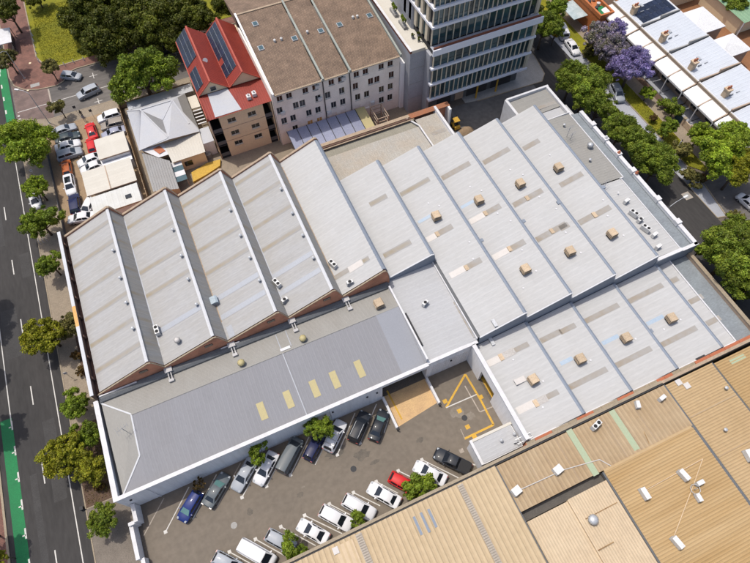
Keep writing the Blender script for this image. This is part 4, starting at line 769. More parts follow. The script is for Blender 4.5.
for k in range(7): x = -1+.36*k; MB().bar(p+Vector((x, -.3, .62+.06*k)), p+Vector((x, .3, .62+.06*k)), .05, .05).build('rung', m_metal, t)
MB().bar(p+Vector((-1, 0, -.3)), p+Vector((-1, 0, .6)), .6, .06).build('leg', m_metal, t)
# ------------------------------------------------------------------ buildings behind
def wallY(Y, x0, x1, z0, z1, ops, depth=.18, inward=1):   # wall in the plane Y facing -Y, with openings (xa,xb,za,zb)
    b = MB(); xs = sorted({x0, x1, *[o[0] for o in ops], *[o[1] for o in ops]}); zs = sorted({z0, z1, *[o[2] for o in ops], *[o[3] for o in ops]})
    for xa, xb in zip(xs[:-1], xs[1:]):
        for za, zb in zip(zs[:-1], zs[1:]):
            cx, cz = (xa+xb)/2, (za+zb)/2
            if any(o[0] < cx < o[1] and o[2] < cz < o[3] for o in ops): continue
            b.poly([(xa, Y, za), (xb, Y, za), (xb, Y, zb), (xa, Y, zb)])
    for xa, xb, za, zb in ops:
        y = Y+depth
        b.poly([(xa, Y, za), (xa, y, za), (xb, y, za), (xb, Y, za)]); b.poly([(xa, Y, zb), (xb, Y, zb), (xb, y, zb), (xa, y, zb)])
        b.poly([(xa, Y, za), (xa, Y, zb), (xa, y, zb), (xa, y, za)]); b.poly([(xb, Y, za), (xb, y, za), (xb, y, zb), (xb, Y, zb)])
    return b
def winY(root, Y, o, depth=.18, pane=m_glass, frame=m_frame, sill=True):
    xa, xb, za, zb = o; y = Y+depth-.02; t = .06; b = MB()
    b.box(xa, xa+t, y-.05, y, za, zb); b.box(xb-t, xb, y-.05, y, za, zb); b.box(xa+t, xb-t, y-.05, y, za, za+t); b.box(xa+t, xb-t, y-.05, y, zb-t, zb); xm = (xa+xb)/2; b.box(xm-.03, xm+.03, y-.05, y, za+t, zb-t)
    f = b.build('window', frame, root); MB().box(xa+t, xb-t, y-.03, y-.01, za+t, zb-t).build('pane', pane, f)
    if sill: MB().box(xa-.08, xb+.08, Y-.08, Y+.02, za-.09, za-.01).build('sill', frame, f)
# ---------------- white apartment block with brown tiled roof
AP = thing('apartment_block', 'four storey off white apartment block with brown tiled roof and three party walls', 'apartments', (26, 85, 0))
YA = 75.7; za = lambda a, b: (270+a/4.692, 30+b/4.692)
rows = [[(40, 297), (85, 283), (162, 257), (208, 243), (285, 217), (330, 205), (404, 180), (447, 165), (522, 140), (565, 128)],
        [(40, 350), (117, 328), (148, 317), (222, 293), (268, 277), (335, 257), (400, 238), (472, 213), (502, 201), (570, 180)],
        [(62, 403), (105, 390), (180, 367), (223, 352), (297, 328), (340, 315), (411, 292), (453, 280), (523, 253), (565, 240)],
        [(117, 447), (188, 425), (232, 410), (300, 380), (343, 368), (412, 347), (455, 335), (523, 307), (563, 295)]]
ops = []; kinds = []
for r, L in enumerate(rows):
    zc = np.mean([atY(*za(a, b), YA).z for a, b in L])
    for k, (a, b) in enumerate(L):
        x = atY(*za(a, b), YA).x; zc2 = [10.9, 8.35, 5.7, 3.1][r]; w = .52; h = .72 if r else .6
        ops.append((round(x-w, 2), round(x+w, 2), round(zc2-h+r*.003, 3), round(zc2+h+r*.003, 3))); kinds.append('board' if r == 3 and k in (1, 2) else ('blank' if r == 3 and k in (3, 4, 5, 6) else 'win'))
wallY(YA, 13.4, 37.6, 0, 12.3, ops).build('front_wall', m_apt, AP)
for o, k in zip(ops, kinds): winY(AP, YA, o, pane={'board': m_orange, 'blank': m_apt, 'win': m_glass}[k], frame=m_frame if k == 'win' else m_apt)
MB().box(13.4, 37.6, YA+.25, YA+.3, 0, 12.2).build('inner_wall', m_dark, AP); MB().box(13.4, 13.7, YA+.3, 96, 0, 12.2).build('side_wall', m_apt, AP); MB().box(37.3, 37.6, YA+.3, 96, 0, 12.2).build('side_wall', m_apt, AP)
ROOFA = lambda y: 12.3+(y-75.4)*.12
for x0, x1 in ((13.75, 22.4), (22.95, 27.5), (28.05, 37.4)):
    MB().poly([(x0, 75.3, 12.35), (x1, 75.3, 12.35), (x1, 95.2, ROOFA(95.2)), (x0, 95.2, ROOFA(95.2))]).build('tiled_roof', m_tile, AP)
    tl = MB().box(-.14, .14, -.35, .0, -.02, .05).mesh('eave_tile', m_coping)
    for k in range(int((x1-x0)/.33)): piece('eave_tile', tl, AP, (x0+.17+.33*k, 75.35, 12.36))
    MB().box(x0, x1, 75.15, 75.35, 12.15, 12.33).build('eaves_gutter', m_copper, AP)
MB().prismX([(95.2, 14.6), (104, 12.5), (104, 12.3), (95.2, 12.3)], 13.4, 37.6).build('rear_slope', m_tile, AP); MB().box(13.4, 37.6, 95.0, 95.4, 14.5, 14.8).build('ridge_tiles', m_coping, AP)
for x in (13.55, 22.67, 27.77, 37.5):
    MB().prismX([(75.0, 12.2), (95.3, 14.75), (95.3, 14.95), (75.0, 12.75)], x-.13, x+.13).build('party_wall', m_wall if x < 14 else m_copper, AP); MB().prismX([(75.0, 12.76), (95.3, 14.96), (95.3, 15.03), (75.0, 12.83)], x-.17, x+.17).build('wall_capping', m_wall if x < 14 else m_copper, AP)
for x in (22.67, 27.77): MB().tube([(x, YA-.12, .2), (x, YA-.12, 12.3)], .09, 8).build('downpipe', m_dark, AP); MB().box(x-.22, x+.22, YA-.3, YA-.02, 12.0, 12.3).build('rainhead', m_white, AP)
for a, b in ((300, 108), (320, 190), (452, 152), (556, 122), (630, 98), (748, 62)):
    p = at(180+a/s, b/s, 13.6); z = ROOFA(p.y); sk = MB().box(p.x-.5, p.x+.5, p.y-.6, p.y+.6, z-.05, z+.16).build('skylight', m_metal, AP); MB().box(p.x-.4, p.x+.4, p.y-.5, p.y+.5, z+.16, z+.18).build('pane', m_teal, sk)
for a, b in ((374, 162), (400, 155), (503, 127), (683, 70), (700, 66)):
    p = at(180+a/s, b/s, 13.8); z = ROOFA(p.y); MB().tube([(p.x, p.y, z), (p.x, p.y, z+.45), (p.x, p.y, z+.6)], [.2, .25, .08], 10).build('roof_vent', m_ac, AP)
for a, b in ((220, 262), (233, 320), (60, 388), (343, 225), (480, 338), (275, 385)):
    p = atY(*za(a, b), YA); MB().box(p.x-.4, p.x+.4, YA-.4, YA-.02, p.z-.3, p.z+.3).build('wall_unit', m_ac, AP)
# blue polycarbonate canopy at its foot
CP = thing('canopy', 'blue translucent canopy of long panels at the foot of the apartments', 'canopy', (23, 73, 0))
for k in range(8):
    x0 = 14.6+k*1.95; MB().poly([(x0+.05, 69.6, 2.9), (x0+1.9, 69.6, 2.9), (x0+1.9, 75.3, 3.4), (x0+.05, 75.3, 3.4)]).build('panel', m_poly if k < 7 else m_yel, CP); MB().bar((x0, 69.5, 2.92), (x0, 75.3, 3.42), .1, .12).build('rafter', m_dark, CP)
MB().box(14.5, 30.2, 69.3, 69.5, 2.7, 2.95).build('front_beam', m_pale, CP)
for x in (14.7, 20, 25, 30): MB().box(x-.07, x+.07, 69.35, 69.49, 0, 2.7).build('post', m_dark, CP)
FR = thing('scaffold', 'tan timber frame standing in the yard right of the blue canopy', 'frame', (33, 73, 0))
for x in (31.0, 33.2):
    for y in (70.8, 74.2): MB().box(x-.09, x+.09, y-.09, y+.09, 0, 3.8).build('post', m_party, FR)
for z in (1.9, 2.9, 3.75):
    for y in (70.8, 74.2): MB().box(31.1, 33.1, y-.06, y+.06, z-.06, z+.06).build('rail', m_party, FR)
    for x in (31.0, 33.2): MB().box(x-.06, x+.06, 70.9, 74.1, z-.06, z+.06).build('rail', m_party, FR)
# ---------------- red roofed building with solar panels
RB = thing('red_roofed_building', 'tan building with twin red gabled roofs covered in solar panels', 'building', (7.6, 88, 0))
zr = lambda a, b: (170+a/4.692, 40+b/4.692); YR = 77.1
ro = []
for k, (a, b) in enumerate(((290, 376), (385, 347), (308, 438), (403, 405), (327, 492), (418, 462))):
    p = atY(*zr(a, b), YR); zc = (8.3, 5.35, 2.8)[k//2]; ro.append((round(p.x-.75, 2), round(p.x+.75, 2), zc-.5, zc+.5))
wallY(YR, 3.8, 11.75, 0, 9.9, ro).build('front_wall', m_cream, RB)
for o in ro: winY(RB, YR, o)
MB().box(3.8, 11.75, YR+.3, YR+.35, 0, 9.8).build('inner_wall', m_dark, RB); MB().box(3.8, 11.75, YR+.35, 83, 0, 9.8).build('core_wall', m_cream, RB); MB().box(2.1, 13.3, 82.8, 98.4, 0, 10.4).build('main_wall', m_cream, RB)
for z in (3.9, 6.8): MB().box(3.78, 11.77, YR-.03, YR+.02, z-.04, z+.04).build('wall_joint', m_party, RB)
MB().box(2.0, 2.15, 77.0, 82.8, 0, 9.8).build('stair_screen', m_party, RB); MB().box(13.1, 13.25, 77.0, 82.8, 0, 9.8).build('stair_screen', m_cream, RB)
for z in (.3, 3.2, 6.2): MB().box(2.15, 3.8, 77.1, 82.8, z-.15, z).build('landing', m_dark, RB); MB().box(11.75, 13.1, 77.1, 82.8, z-.15, z).build('landing', m_dark, RB); MB().box(2.2, 3.8, 77.08, 77.14, z+.3, z+1.1).build('railing', m_dgut, RB); MB().box(11.75, 13.1, 77.08, 77.14, z+.3, z+1.1).build('railing', m_dgut, RB)
MB().sheet((1.9, 76.8, 9.95), (1.9, 82.8, 10.35), (13.5, 82.8, 10.35), (13.5, 76.8, 9.95), .4, .04).build('lower_roof', m_redr, RB)
MB().poly([(3.3, 77.0, 10.06), (8.0, 77.0, 10.06), (7.2, 82.6, 10.44), (3.6, 82.6, 10.44)]).build('roof_overlay', m_silv, RB)
MB().box(1.85, 2.0, 76.7, 98.6, 9.8, 10.5).build('side_parapet', m_redc, RB); MB().box(13.45, 13.6, 76.7, 98.6, 9.8, 10.5).build('side_parapet', m_cream, RB)
for x0, xr, x1 in ((2.0, 4.65, 7.6), (7.7, 10.45, 13.4)):
    zr_, ze = 12.9, 10.5
    MB().poly([(x0, 82.7, ze), (xr, 82.7, zr_), (x1, 82.7, ze)]).build('gable', m_cream, RB); MB().poly([(x1, 98.5, ze), (xr, 98.5, zr_), (x0, 98.5, ze)]).build('gable', m_cream, RB)
    MB().sheet((xr, 82.5, zr_), (x0, 82.5, ze), (x0, 98.6, ze), (xr, 98.6, zr_), .35, .03).build('roof_slope', m_redr, RB); MB().sheet((xr, 82.5, zr_), (x1, 82.5, ze), (x1, 98.6, ze), (xr, 98.6, zr_), .35, .03).build('roof_slope', m_redr, RB)
    MB().bar((xr, 82.45, zr_+.05), (xr, 98.65, zr_+.05), .3, .1).build('ridge_cap', m_redc, RB)
    for a, b in (((xr, 82.48, zr_), (x0, 82.48, ze)), ((xr, 82.48, zr_), (x1, 82.48, ze))): MB().bar(Vector(a)+Vector((0, 0, .05)), Vector(b)+Vector((0, 0, .05)), .18, .12).build('barge_board', m_redc, RB)
MB().box(7.55, 7.75, 82.6, 98.5, 10.4, 10.5).build('valley_gutter', m_redc, RB)
w0 = MB().box(4.3, 5.4, 82.62, 82.69, 10.75, 11.65).build('window', m_frame, RB); MB().box(4.38, 5.32, 82.6, 82.63, 10.83, 11.57).build('pane', m_glass, w0)
pm = MB().box(-.455, .455, -.78, .78, 0, .035).mesh('panel', m_sol); fm = MB().box(-.5, .5, -.82, .82, -.03, .0).mesh('panel_frame', m_solf)
def solar(label, x0, xr, ze, zr_, cells, ys, pitchx=1.02, pitchy=1.66):
    ang = math.atan2(zr_-ze, xr-x0); t = thing('solar_array', label, 'solar panels', (x0, ys, ze), 'solar arrays on the red roofs'); d = Vector((math.cos(ang), 0, math.sin(ang))); n = Vector((-math.sin(ang), 0, math.cos(ang)))
    for i, j in cells:
        p = Vector((x0, ys+j*pitchy+.85, ze))+d*(.62+i*pitchx)+n*.12; o = piece('panel', pm, t, p, rot=(0, -ang, 0)); sub('panel_frame', fm, o)
solar('solar array of dark panels on the left red gable', 2.0, 4.65, 10.5, 12.9, [(i, j) for j in range(9) for i in range(3) if j != 3 and not (j < 3 and i == 2)], 83.6)
solar('solar array of dark panels on the right red gable', 7.7, 10.45, 10.5, 12.9, [(i, j) for j in range(8) for i in range(3) if not (j == 2 and i == 0)], 84.8)
t = thing('satellite_dish', 'white dish between the red gables', 'dish', at(180+102/s, 247/s, 12)); c = OFF[t]; MB().tube([c, c+Vector((0, 0, .5)), c+Vector((0, -.1, .55))], [.05, .05, .45], 12).build('bowl', m_white, t)
for px, py, l in (((170+370/4.692), 40+270/4.692, 'white box on the red terrace roof, left one'), ((170+395/4.692), 40+255/4.692, 'white box on the red terrace roof, right one')):
    p = at(px, py, 10.4); tt = thing('vent_box', l, 'vent', (p.x, p.y, 10.2)); MB().box(p.x-.35, p.x+.35, p.y-.4, p.y+.4, 10.2, 10.85).build('casing', m_ac, tt); MB().tube([(p.x, p.y, 10.85), (p.x, p.y, 11.2)], .15, 8).build('flue', m_metal, tt)
# ---------------- house with silver hip roof
SH = thing('silver_roofed_house', 'single storey house with silver hip roof and patched rear lean-to', 'house', (-5.5, 85, 0))
e, r = 3.9, 5.6; E0, E1, F0, F1 = -11.2, .0, 81.6, 92.4
MB().box(E0+.5, E1-.5, F0+.3, F1-.5, 0, 3.9).build('wall', m_cream, SH)
MB().sheet((-8.6, 89.2, r), (E0, F0, e), (E0, F1, e), (-8.6, 89.8, r), .5, .02).build('roof_slope', m_silv, SH)
MB().poly([(E0, F1, e), (E1, F1, e), (-2.6, 89.6, r), (-8.6, 89.6, r)]).build('roof_slope', m_silv, SH); MB().poly([(-8.6, 89.6, r), (-2.6, 89.6, r), (-5.5, 86, 5.0)]).build('roof_slope', m_silv, SH)
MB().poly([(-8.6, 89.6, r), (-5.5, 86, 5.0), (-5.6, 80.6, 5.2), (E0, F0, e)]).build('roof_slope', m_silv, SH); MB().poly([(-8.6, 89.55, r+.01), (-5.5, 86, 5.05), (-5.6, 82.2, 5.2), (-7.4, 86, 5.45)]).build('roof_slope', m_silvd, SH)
MB().poly([(-5.5, 86, 5.0), (-2.6, 89.6, r), (E1, F1, e), (E1, F0, e), (-5.6, 80.6, 5.2)]).build('roof_slope', m_silv, SH); MB().poly([(-2.65, 89.6, r+.02), (E1-.02, F1-.1, e+.03), (E1-.02, F0+.9, e+.03), (-1.4, 84.4, 4.55)]).build('roof_slope', m_silvd, SH)  # east facets of both ridges overlaid in a darker copy of the silver
for a, b in (((-8.6, 89.6, r), (-2.6, 89.6, r)), ((-8.6, 89.6, r), (-5.6, 81.2, 5.2)), ((-2.6, 89.6, r), (-5.5, 86, 5.0)), ((-2.6, 89.6, r), (-1.3, 83.6, 4.5)), ((E0, F1, e), (-8.6, 89.6, r)), ((-5.6, 81, 5.2), (E0, F0, e))): MB().bar(Vector(a)+Vector((0, 0, .05)), Vector(b)+Vector((0, 0, .05)), .25, .1).build('hip_cap', m_silv, SH)
MB().sheet((-6.8, 81.6, 3.7), (-6.5, 77.0, 3.2), (-.4, 77.0, 3.2), (-.1, 81.6, 3.7), .5, .02).build('rear_slope', m_shed, SH); MB().poly([(-11, 81.9, 3.72), (-6.8, 81.7, 3.72), (-6.6, 79.0, 3.4), (-8.4, 79.0, 3.4)]).build('rear_slope', m_white, SH)
MB().poly([(-8.9, 81.1, 3.76), (-7.6, 81.4, 3.76), (-6.9, 79.9, 3.6), (-8.1, 79.6, 3.6)]).build('rust_patch', m_terra, SH)
MB().box(-6.4, -.6, 77.3, 77.5, 0, 3.1).build('rear_wall', m_cream, SH); MB().box(-4.6, -3.2, 77.22, 77.32, 1.0, 2.1).build('window', m_glass, SH)
MB().sheet((-11.0, 81.6, 3.3), (-11.2, 72.4, 2.7), (-6.9, 71.2, 2.7), (-6.8, 77.6, 3.2), .6, .03).build('awning', m_silvd, SH); MB().box(-11, -7, 72.6, 72.8, 0, 2.6).build('awning_wall', m_cream, SH)
for k in range(4): y = 72.8+k*1.22; MB().box(-7.2, -5.0, y, y+1.18, 2.55, 2.6).build('awning_panel', (m_teal, m_white, m_teal, m_white)[k], SH)
for x, y in ((-5.1, 72.9), (-5.1, 77.4)): MB().box(x-.06, x+.06, y-.06, y+.06, 0, 2.55).build('post', m_party, SH)
MB().poly([(-.1, 82.6, 3.5), (-.4, 78.9, 3.3), (1.8, 78.9, 3.3), (1.8, 82.6, 3.5)]).build('glass_roof', m_silv, SH); MB().box(-.3, 1.7, 78.95, 79.05, 0, 3.2).build('porch_wall', m_wall, SH)
for k in range(5): MB().box(.2, 1.8, 84+k*.9, 84.25+k*.9, 3.2, 3.35).build('pergola_beam', m_white, SH)
MB().box(.15, 1.85, 88.6, 92, 3.0, 3.2).build('porch_roof', m_shed, SH); MB().box(-10.9, 1.7, 93.2, 95.4, 3.2, 3.3).build('front_verandah', m_silv, SH)
for x in (-10.6, -6, -1.5, 1.4): MB().box(x-.07, x+.07, 95.1, 95.25, 0, 3.2).build('post', m_white, SH)
tarp = MB(); pts = [at(90+a/4.022, 80+b/4.022, .5) for a, b in ((408, 372), (470, 335), (525, 318), (523, 345), (470, 380), (415, 410))]
b = MB().prism([(p.x, p.y) for p in pts], .02, .55); tag(b.build('tarpaulin', m_rubbish), 'crumpled yellow tarpaulin heap in the yard behind the factory', 'tarpaulin')
p = at(90+475/4.022, 80+300/4.022, .6); t = thing('water_tank', 'round pale tank standing by the yellow tarpaulin', 'tank', (p.x, p.y, 0)); MB().tube([(p.x, p.y, 0), (p.x, p.y, 1.0), (p.x, p.y, 1.15)], [.65, .65, .3], 16).build('shell', m_conc, t); MB().tube([(p.x, p.y, 1.15), (p.x, p.y, 1.25)], .25, 10).build('lid', m_metal, t)
def fence(pts, h, label, m=m_party, w=.12, bw=1.2):
    t = thing('fence', label, 'fence', (pts[0][0], pts[0][1], 0))
    for p, q in zip(pts[:-1], pts[1:]):
        p, q = Vector((*p, 0)), Vector((*q, 0)); n = max(1, int((q-p).length/bw))
        for k in range(n):
            a, b = p.lerp(q, k/n), p.lerp(q, (k+.96)/n); MB().bar(a+Vector((0, 0, h/2)), b+Vector((0, 0, h/2)), w*.5, h).build('panel', m, t); MB().bar(a+Vector((0, 0, 0)), a+Vector((0, 0, h+.1)), w, w).build('post', m, t)
    return t
fence([(-12.6, 98.4), (-12.5, 72.2)], 2.2, 'tall tan fence between car yard and silver roofed house', m_dirt, .2, 1.8)
fence([(1.95, 98), (1.95, 77)], 1.9, 'tan fence left of the red roofed building', m_dirt, .14, 1.8); fence([(-12.4, 98.3), (1.8, 98.3)], 1.3, 'front fence of the silver roofed house along the street', m_party, .14, 1.5)
fence([(-27.4, 66), (-27.6, 98.0)], 1.1, 'low dark fence on the road side of the car yard', m_dgut, .08, 2.0)
# ---------------- car yard sheds
def shed(label, x0, x1, y0, y1, z, zf, m, axis='X', pitch=.5, wall=True):
    t = thing('yard_shed', label, 'shed', ((x0+x1)/2, (y0+y1)/2, 0), 'sheds in the car yard')
    MB().sheet((x0, y0, zf), (x1, y0, zf), (x1, y1, z), (x0, y1, z), pitch, .025).build('roof_slope', m, t) if axis == 'X' else MB().sheet((x0, y0, zf), (x0, y1, z), (x1, y1, z), (x1, y0, zf), pitch, .025).build('roof_slope', m, t)
    MB().box(x0, x1, y0-.06, y0, zf-.22, zf+.03).build('fascia', m_party, t)
    if wall:
        MB().box(x0+.2, x1-.1, y0+.1, y1-.4, 0, min(z, zf)-.1).build('wall', m_wall, t)
    else:
        for x in (x0+.2, x1-.2):
            for y in (y0+.2, y1-.2): MB().box(x-.06, x+.06, y-.06, y+.06, 0, min(z, zf)).build('post', m_metal, t)
    return t
t = shed('cream flat roofed shed nearest the parked red cars', -18.4, -12.9, 83.2, 88.4, 3.2, 3.2, m_shed, 'X', 5)
MB().box(-18.2, -13.0, 82.0, 83.15, 0, 2.2).build('bay', m_wall, t); MB().box(-16.6, -14.9, 81.95, 82.02, .9, 1.9).build('window', m_glass, t)
t = shed('wide cream roofed carport over the yard', -21.9, -13.2, 76.0, 81.7, 3.0, 2.9, m_shed, 'X', 1.4, False); MB().box(-17.85, -17.7, 76.0, 81.7, 3.0, 3.05).build('roof_joint', m_party, t)
t = shed('off white roofed shed against the factory wall with small dark hatch', -21.6, -13.4, 71.5, 75.6, 2.75, 2.6, m_shedg, 'Y', .9); p = at(507/s, 140+222/s, 2.7); MB().box(p.x-.5, p.x+.5, p.y-.4, p.y+.4, 2.68, 2.8).build('hatch', m_glass, t)
# ---------------- office tower
TT = thing('office_tower', 'glass office tower with white slab bands and beige fins', 'office building', (52, 78, 0))
YT = 71.0; XL, XR = 41.5, 63.0; LV = [4.0, 7.65, 11.15, 15.0]
MB().box(42.2, 62.4, 72.6, 100, 0, 4.0).build('ground_floor', m_dgut, TT)
for x0, x1, m in ((44.5, 47.4, m_dark), (48.4, 50.2, m_party), (51.0, 55.5, m_dark), (56.5, 61, m_dark)): MB().box(x0, x1, 72.5, 72.62, .1, 3.3).build('entrance_bay', m, TT)
for x in (52.5, 57.0): MB().box(x-.12, x+.12, 71.2, 71.44, 0, 3.9).build('column', m_ly, TT)
MB().box(XL+.5, XR-.4, YT+.75, 100, 4.2, 14.6).build('core', m_dark, TT)
for i, z in enumerate(LV):
    d = .25 if i < 3 else .55; MB().box(XL-.15*(i == 3), XR+.25*(i == 3)+.05*i, YT-.25-.35*(i == 3), YT+(1.2 if i < 3 else -.35), z-(.2 if i < 3 else .75), z+.18*(i < 3)+.42*(i == 3)).build('slab_band', m_slab, TT); MB().box(XR-1.2, XR+.05*i, YT+1.2, 100, z-.28, z+.22).build('slab_band', m_slab, TT)
fin_ = {h: MB().box(-.11, .11, -.0, .45, 0, h).mesh('fin', m_fin) for h in (2.95, 2.9, 3.0)}
def glazed(z0, z1, n, x0, x1, Y, finw=.075, name='pane', setback=.28):
    st = (x1-x0)/n; h = z1-z0; gm = MB().box(-st/2+finw, st/2-finw, 0, .05, .03, h-.03).mesh('pane', m_glasst); fmh = MB().box(-finw, finw, 0, setback, 0, h).mesh('fin', m_fin); bar = MB().box(-st/2+finw, st/2-finw, -.03, 0, h*.3, h*.3+.05).mesh('transom', m_dark)
    for k in range(n+1): piece('fin', fmh, TT, (x0+k*st, Y+.02, z0))
    for k in range(n): o = piece('pane', gm, TT, (x0+(k+.5)*st, Y+setback-.08, z0)); sub('transom', bar, o)
glazed(4.22, 7.37, 21, XL+.45, XR-.75, YT); glazed(7.87, 10.87, 21, XL+.45, XR-.75, YT); glazed(11.37, 14.25, 14, XL+.45, XR-.75, YT)
for z0, z1 in ((4.22, 7.37), (7.87, 10.87), (11.37, 14.25)): MB().box(XR-.6, XR-.05, YT-.05, YT+.8, z0, z1).build('corner_pier', m_fin, TT)
UY = 72.0; UL, UR = 41.5, 63.2
MB().box(XL, XR+.2, YT-.35, UY, 15.16, 15.2).build('balcony_deck', m_concb, TT); MB().box(XL+.1, XR, YT-.3, YT-.12, 15.2, 15.75).build('balcony_rail', m_deck, TT); MB().box(UL+.5, UR-.4, UY+.75, 100, 15.1, 34).build('core', m_dark, TT)
for z0, n in ((15.25, 15), (19.05, 22), (22.45, 22), (25.85, 22), (29.25, 22)):
    H3 = 3.38 if z0 < 16 else 2.98; glazed(z0, z0+H3, n, UL+.3, UR-.7, UY); MB().box(UL, UR, UY-.3, UY+1.2, z0+H3, z0+H3+.42).build('slab_band', m_slab, TT); MB().box(UR-.6, UR-.02, UY-.05, UY+.8, z0, z0+H3).build('corner_pier', m_fin, TT)
    MB().box(UL-.05, UL+.7, UY+1.2, 84, z0+H3, z0+H3+.42).build('slab_band', m_slab, TT)
    for k in range(5): y = UY+1.5+k*2.1; MB().box(UL+.1, UL+.5, y, y+.9, z0, z0+H3).build('side_panel', m_fin, TT)
    for k in range(4): y = UY+2.4+k*2.1; MB().box(UL+.45, UL+.5, y, y+1.2, z0, z0+H3).build('side_pane', m_glasst, TT)
for k in range(12): y = YT+1.5+k*2.3; MB().box(XR-.5, XR-.1, y, y+.35, 4.2, 14.3).build('fin', m_fin, TT)
# grey concrete podium with terrace and plants, lift shaft
PD = thing('concrete_podium', 'grey concrete podium with a planted roof terrace left of the tower', 'podium', (40, 85, 0))
MB().box(38.5, 42.0, 73.4, 110, 0, 13.6).build('wall', m_concb, PD); MB().box(38.5, 42.0, 73.4, 110, 13.6, 13.7).build('terrace_floor', m_shed, PD); MB().box(38.45, 38.8, 73.35, 110, 13.7, 14.2).build('parapet', m_deck, PD); MB().box(38.4, 38.86, 73.3, 110, 14.2, 14.26).build('parapet_cap', m_white, PD); MB().box(38.8, 41.4, 73.35, 74.9, 13.7, 14.2).build('parapet', m_shed, PD); MB().box(41.45, 42.0, 71.6, 73.38, 0, 13.6).build('return_wall', m_concb, PD)
for z in (3.5, 6.9, 10.3): MB().box(38.47, 42.02, 73.36, 73.42, z-.03, z+.03).build('wall_joint', m_conc, PD)
MB().box(41.6, 42.6, 79.6, 110, 13.7, 34).build('lift_shaft', m_tower, PD); MB().tube([(42.1, 79.7, 13.7), (42.1, 79.7, 34)], .5, 18).build('shaft_corner', m_tower, PD)
MB().box(37.65, 38.44, 75.2, 100, 0, 10.5).build('side_strip', m_wall, PD)
# ---------------- terrace houses on the right
TZ = 6.6
def terrace(label, y0, y1, solar_=False, chim=None):
    t = thing('terrace_house', label, 'house', (92, (y0+y1)/2, 0), 'row of white roofed terrace houses')
    MB().box(89.4, 97.9, y0+.15, y1-.15, 0, 5.2).build('wall', m_party, t); MB().sheet((89.1, y0+.15, 5.3), (98.0, y0+.15, 6.5), (98.0, y1-.15, 6.5), (89.1, y1-.15, 5.3), .75, .03).build('roof_slope', m_terr, t)
    MB().box(98.0, 98.2, y0, y1, 0, 6.5).build('rear_wall', m_white, t); MB().box(88.72, 89.1, y0, y1, 0, 5.5).build('front_parapet', m_party, t); MB().box(88.64, 88.8, y0, y1, 5.5, 5.6).build('parapet_moulding', m_kerb, t); MB().box(88.9, 89.15, y0, y1, 5.5, 5.58).build('parapet_moulding', m_white, t)
    MB().prismX([(y0-.12, 4), (y0+.12, 4), (y0+.12, 6.0), (y0-.12, 6.0)], 89.1, 93.5).build('party_wall', m_party if y0 < 53 else m_conc, t); MB().prismX([(y0-.12, 4), (y0+.12, 4), (y0+.12, 6.7), (y0-.12, 6.7)], 93.5, 98.1).build('party_wall', m_party if y0 < 53 else m_conc, t)
    n = 2; st = (y1-y0)/n
    for k in range(n):
        a, b = y0+k*st+.08, y0+(k+1)*st-.08
        vr = MB(); pr = [(88.7, 5.0), (87.6, 4.85), (86.5, 4.55), (86.0, 4.25)]
        for (xa, zA), (xb, zB) in zip(pr[:-1], pr[1:]): vr.poly([(xa, a, zA), (xa, b, zA), (xb, b, zB), (xb, a, zB)])
        vr.build('verandah_roof', m_ver, t); MB().bar((88.7, y0+k*st, 5.05), (85.9, y0+k*st, 4.35), .2, .25).build('verandah_divider', m_party, t)
        MB().box(85.95, 86.05, a, b, 3.9, 4.22).build('verandah_valance', m_white, t); MB().box(85.95, 86.1, y0+k*st-.08, y0+k*st+.08, 0, 4.2).build('verandah_post', m_white, t); MB().box(88.6, 88.71, a+1, b-1, 1, 2.8).build('window', m_glass, t)
        MB().box(86.0, 88.7, a, b, .1, .3).build('verandah_floor', m_concb, t)
    if chim:
        x, y = chim; x += 1.1; z = 5.3; c = MB().box(x-.45, x+.45, y-.5, y+.5, 5.0, z+1.7).build('chimney', m_chim, t); MB().box(x-.55, x+.55, y-.6, y+.6, z+1.7, z+1.95).build('chimney_crown', m_chim, c)
        for dx in (-.25, .25): MB().tube([(x+dx, y, z+1.95), (x+dx, y, z+2.5)], .17, 10).build('chimney_pot', m_terra, c)
    MB().box(92.5, 93.0, (y0+y1)/2, (y0+y1)/2+.9, 5.7, 6.05).build('roof_vent', m_metal, t)
    for k in range(2): MB().box(91.3+1.5*k, 92.1+1.5*k, (y0+y1)/2-1.2, (y0+y1)/2-1.05, 5.6, 6.0).build('roof_vent', m_acd, t)
    return t
terrace('white roofed terrace house with dark solar panels on its back slope', 70.3, 79.4, chim=(89.0, 74.4)); terrace('terrace house with red potted chimney next to the solar roofed one', 61.6, 70.1, chim=(88.9, 65.0)); terrace('terrace house with chimney, third from the top along the row', 52.8, 61.4, chim=(88.9, 56.2))
terrace('terrace house behind the brown edged party wall', 44.2, 52.6, chim=(89.6, 47.8)); terrace('terrace house at the near end of the row behind the big tree', 35.6, 44.0)
t = thing('solar_array', 'long dark solar array on the white terrace roof', 'solar panels', (94, 71, 6.6))
for k in range(8):
    for j in range(3): o = piece('panel', pm, t, (90.6+k*.95, 71.7+j*1.5, 5.58+.128*k), rot=(0, -.134, 0), scale=(1, .92, 1))
def sq(label, x0, x1, y0, y1, z):
    t = thing('hip_roofed_annex', label, 'annex', ((x0+x1)/2, (y0+y1)/2, 0), 'white hip roofed annexes behind the terraces'); cx, cy = x0+.45*(x1-x0), (y0+y1)/2; c = [(x0, y0, z), (x1, y0, z), (x1, y1, z), (x0, y1, z)]
    for k in range(4): MB().poly([c[k], c[(k+1) % 4], (cx, cy, z+1.1)]).build('roof_slope', m_ver, t)
    MB().box(x0+.3, x1-.3, y0+.3, y1-.3, 0, z-.05).build('wall', m_party, t); MB().box(x0, x1, y0-.05, y0, z-.15, z+.02).build('gutter', m_white, t)
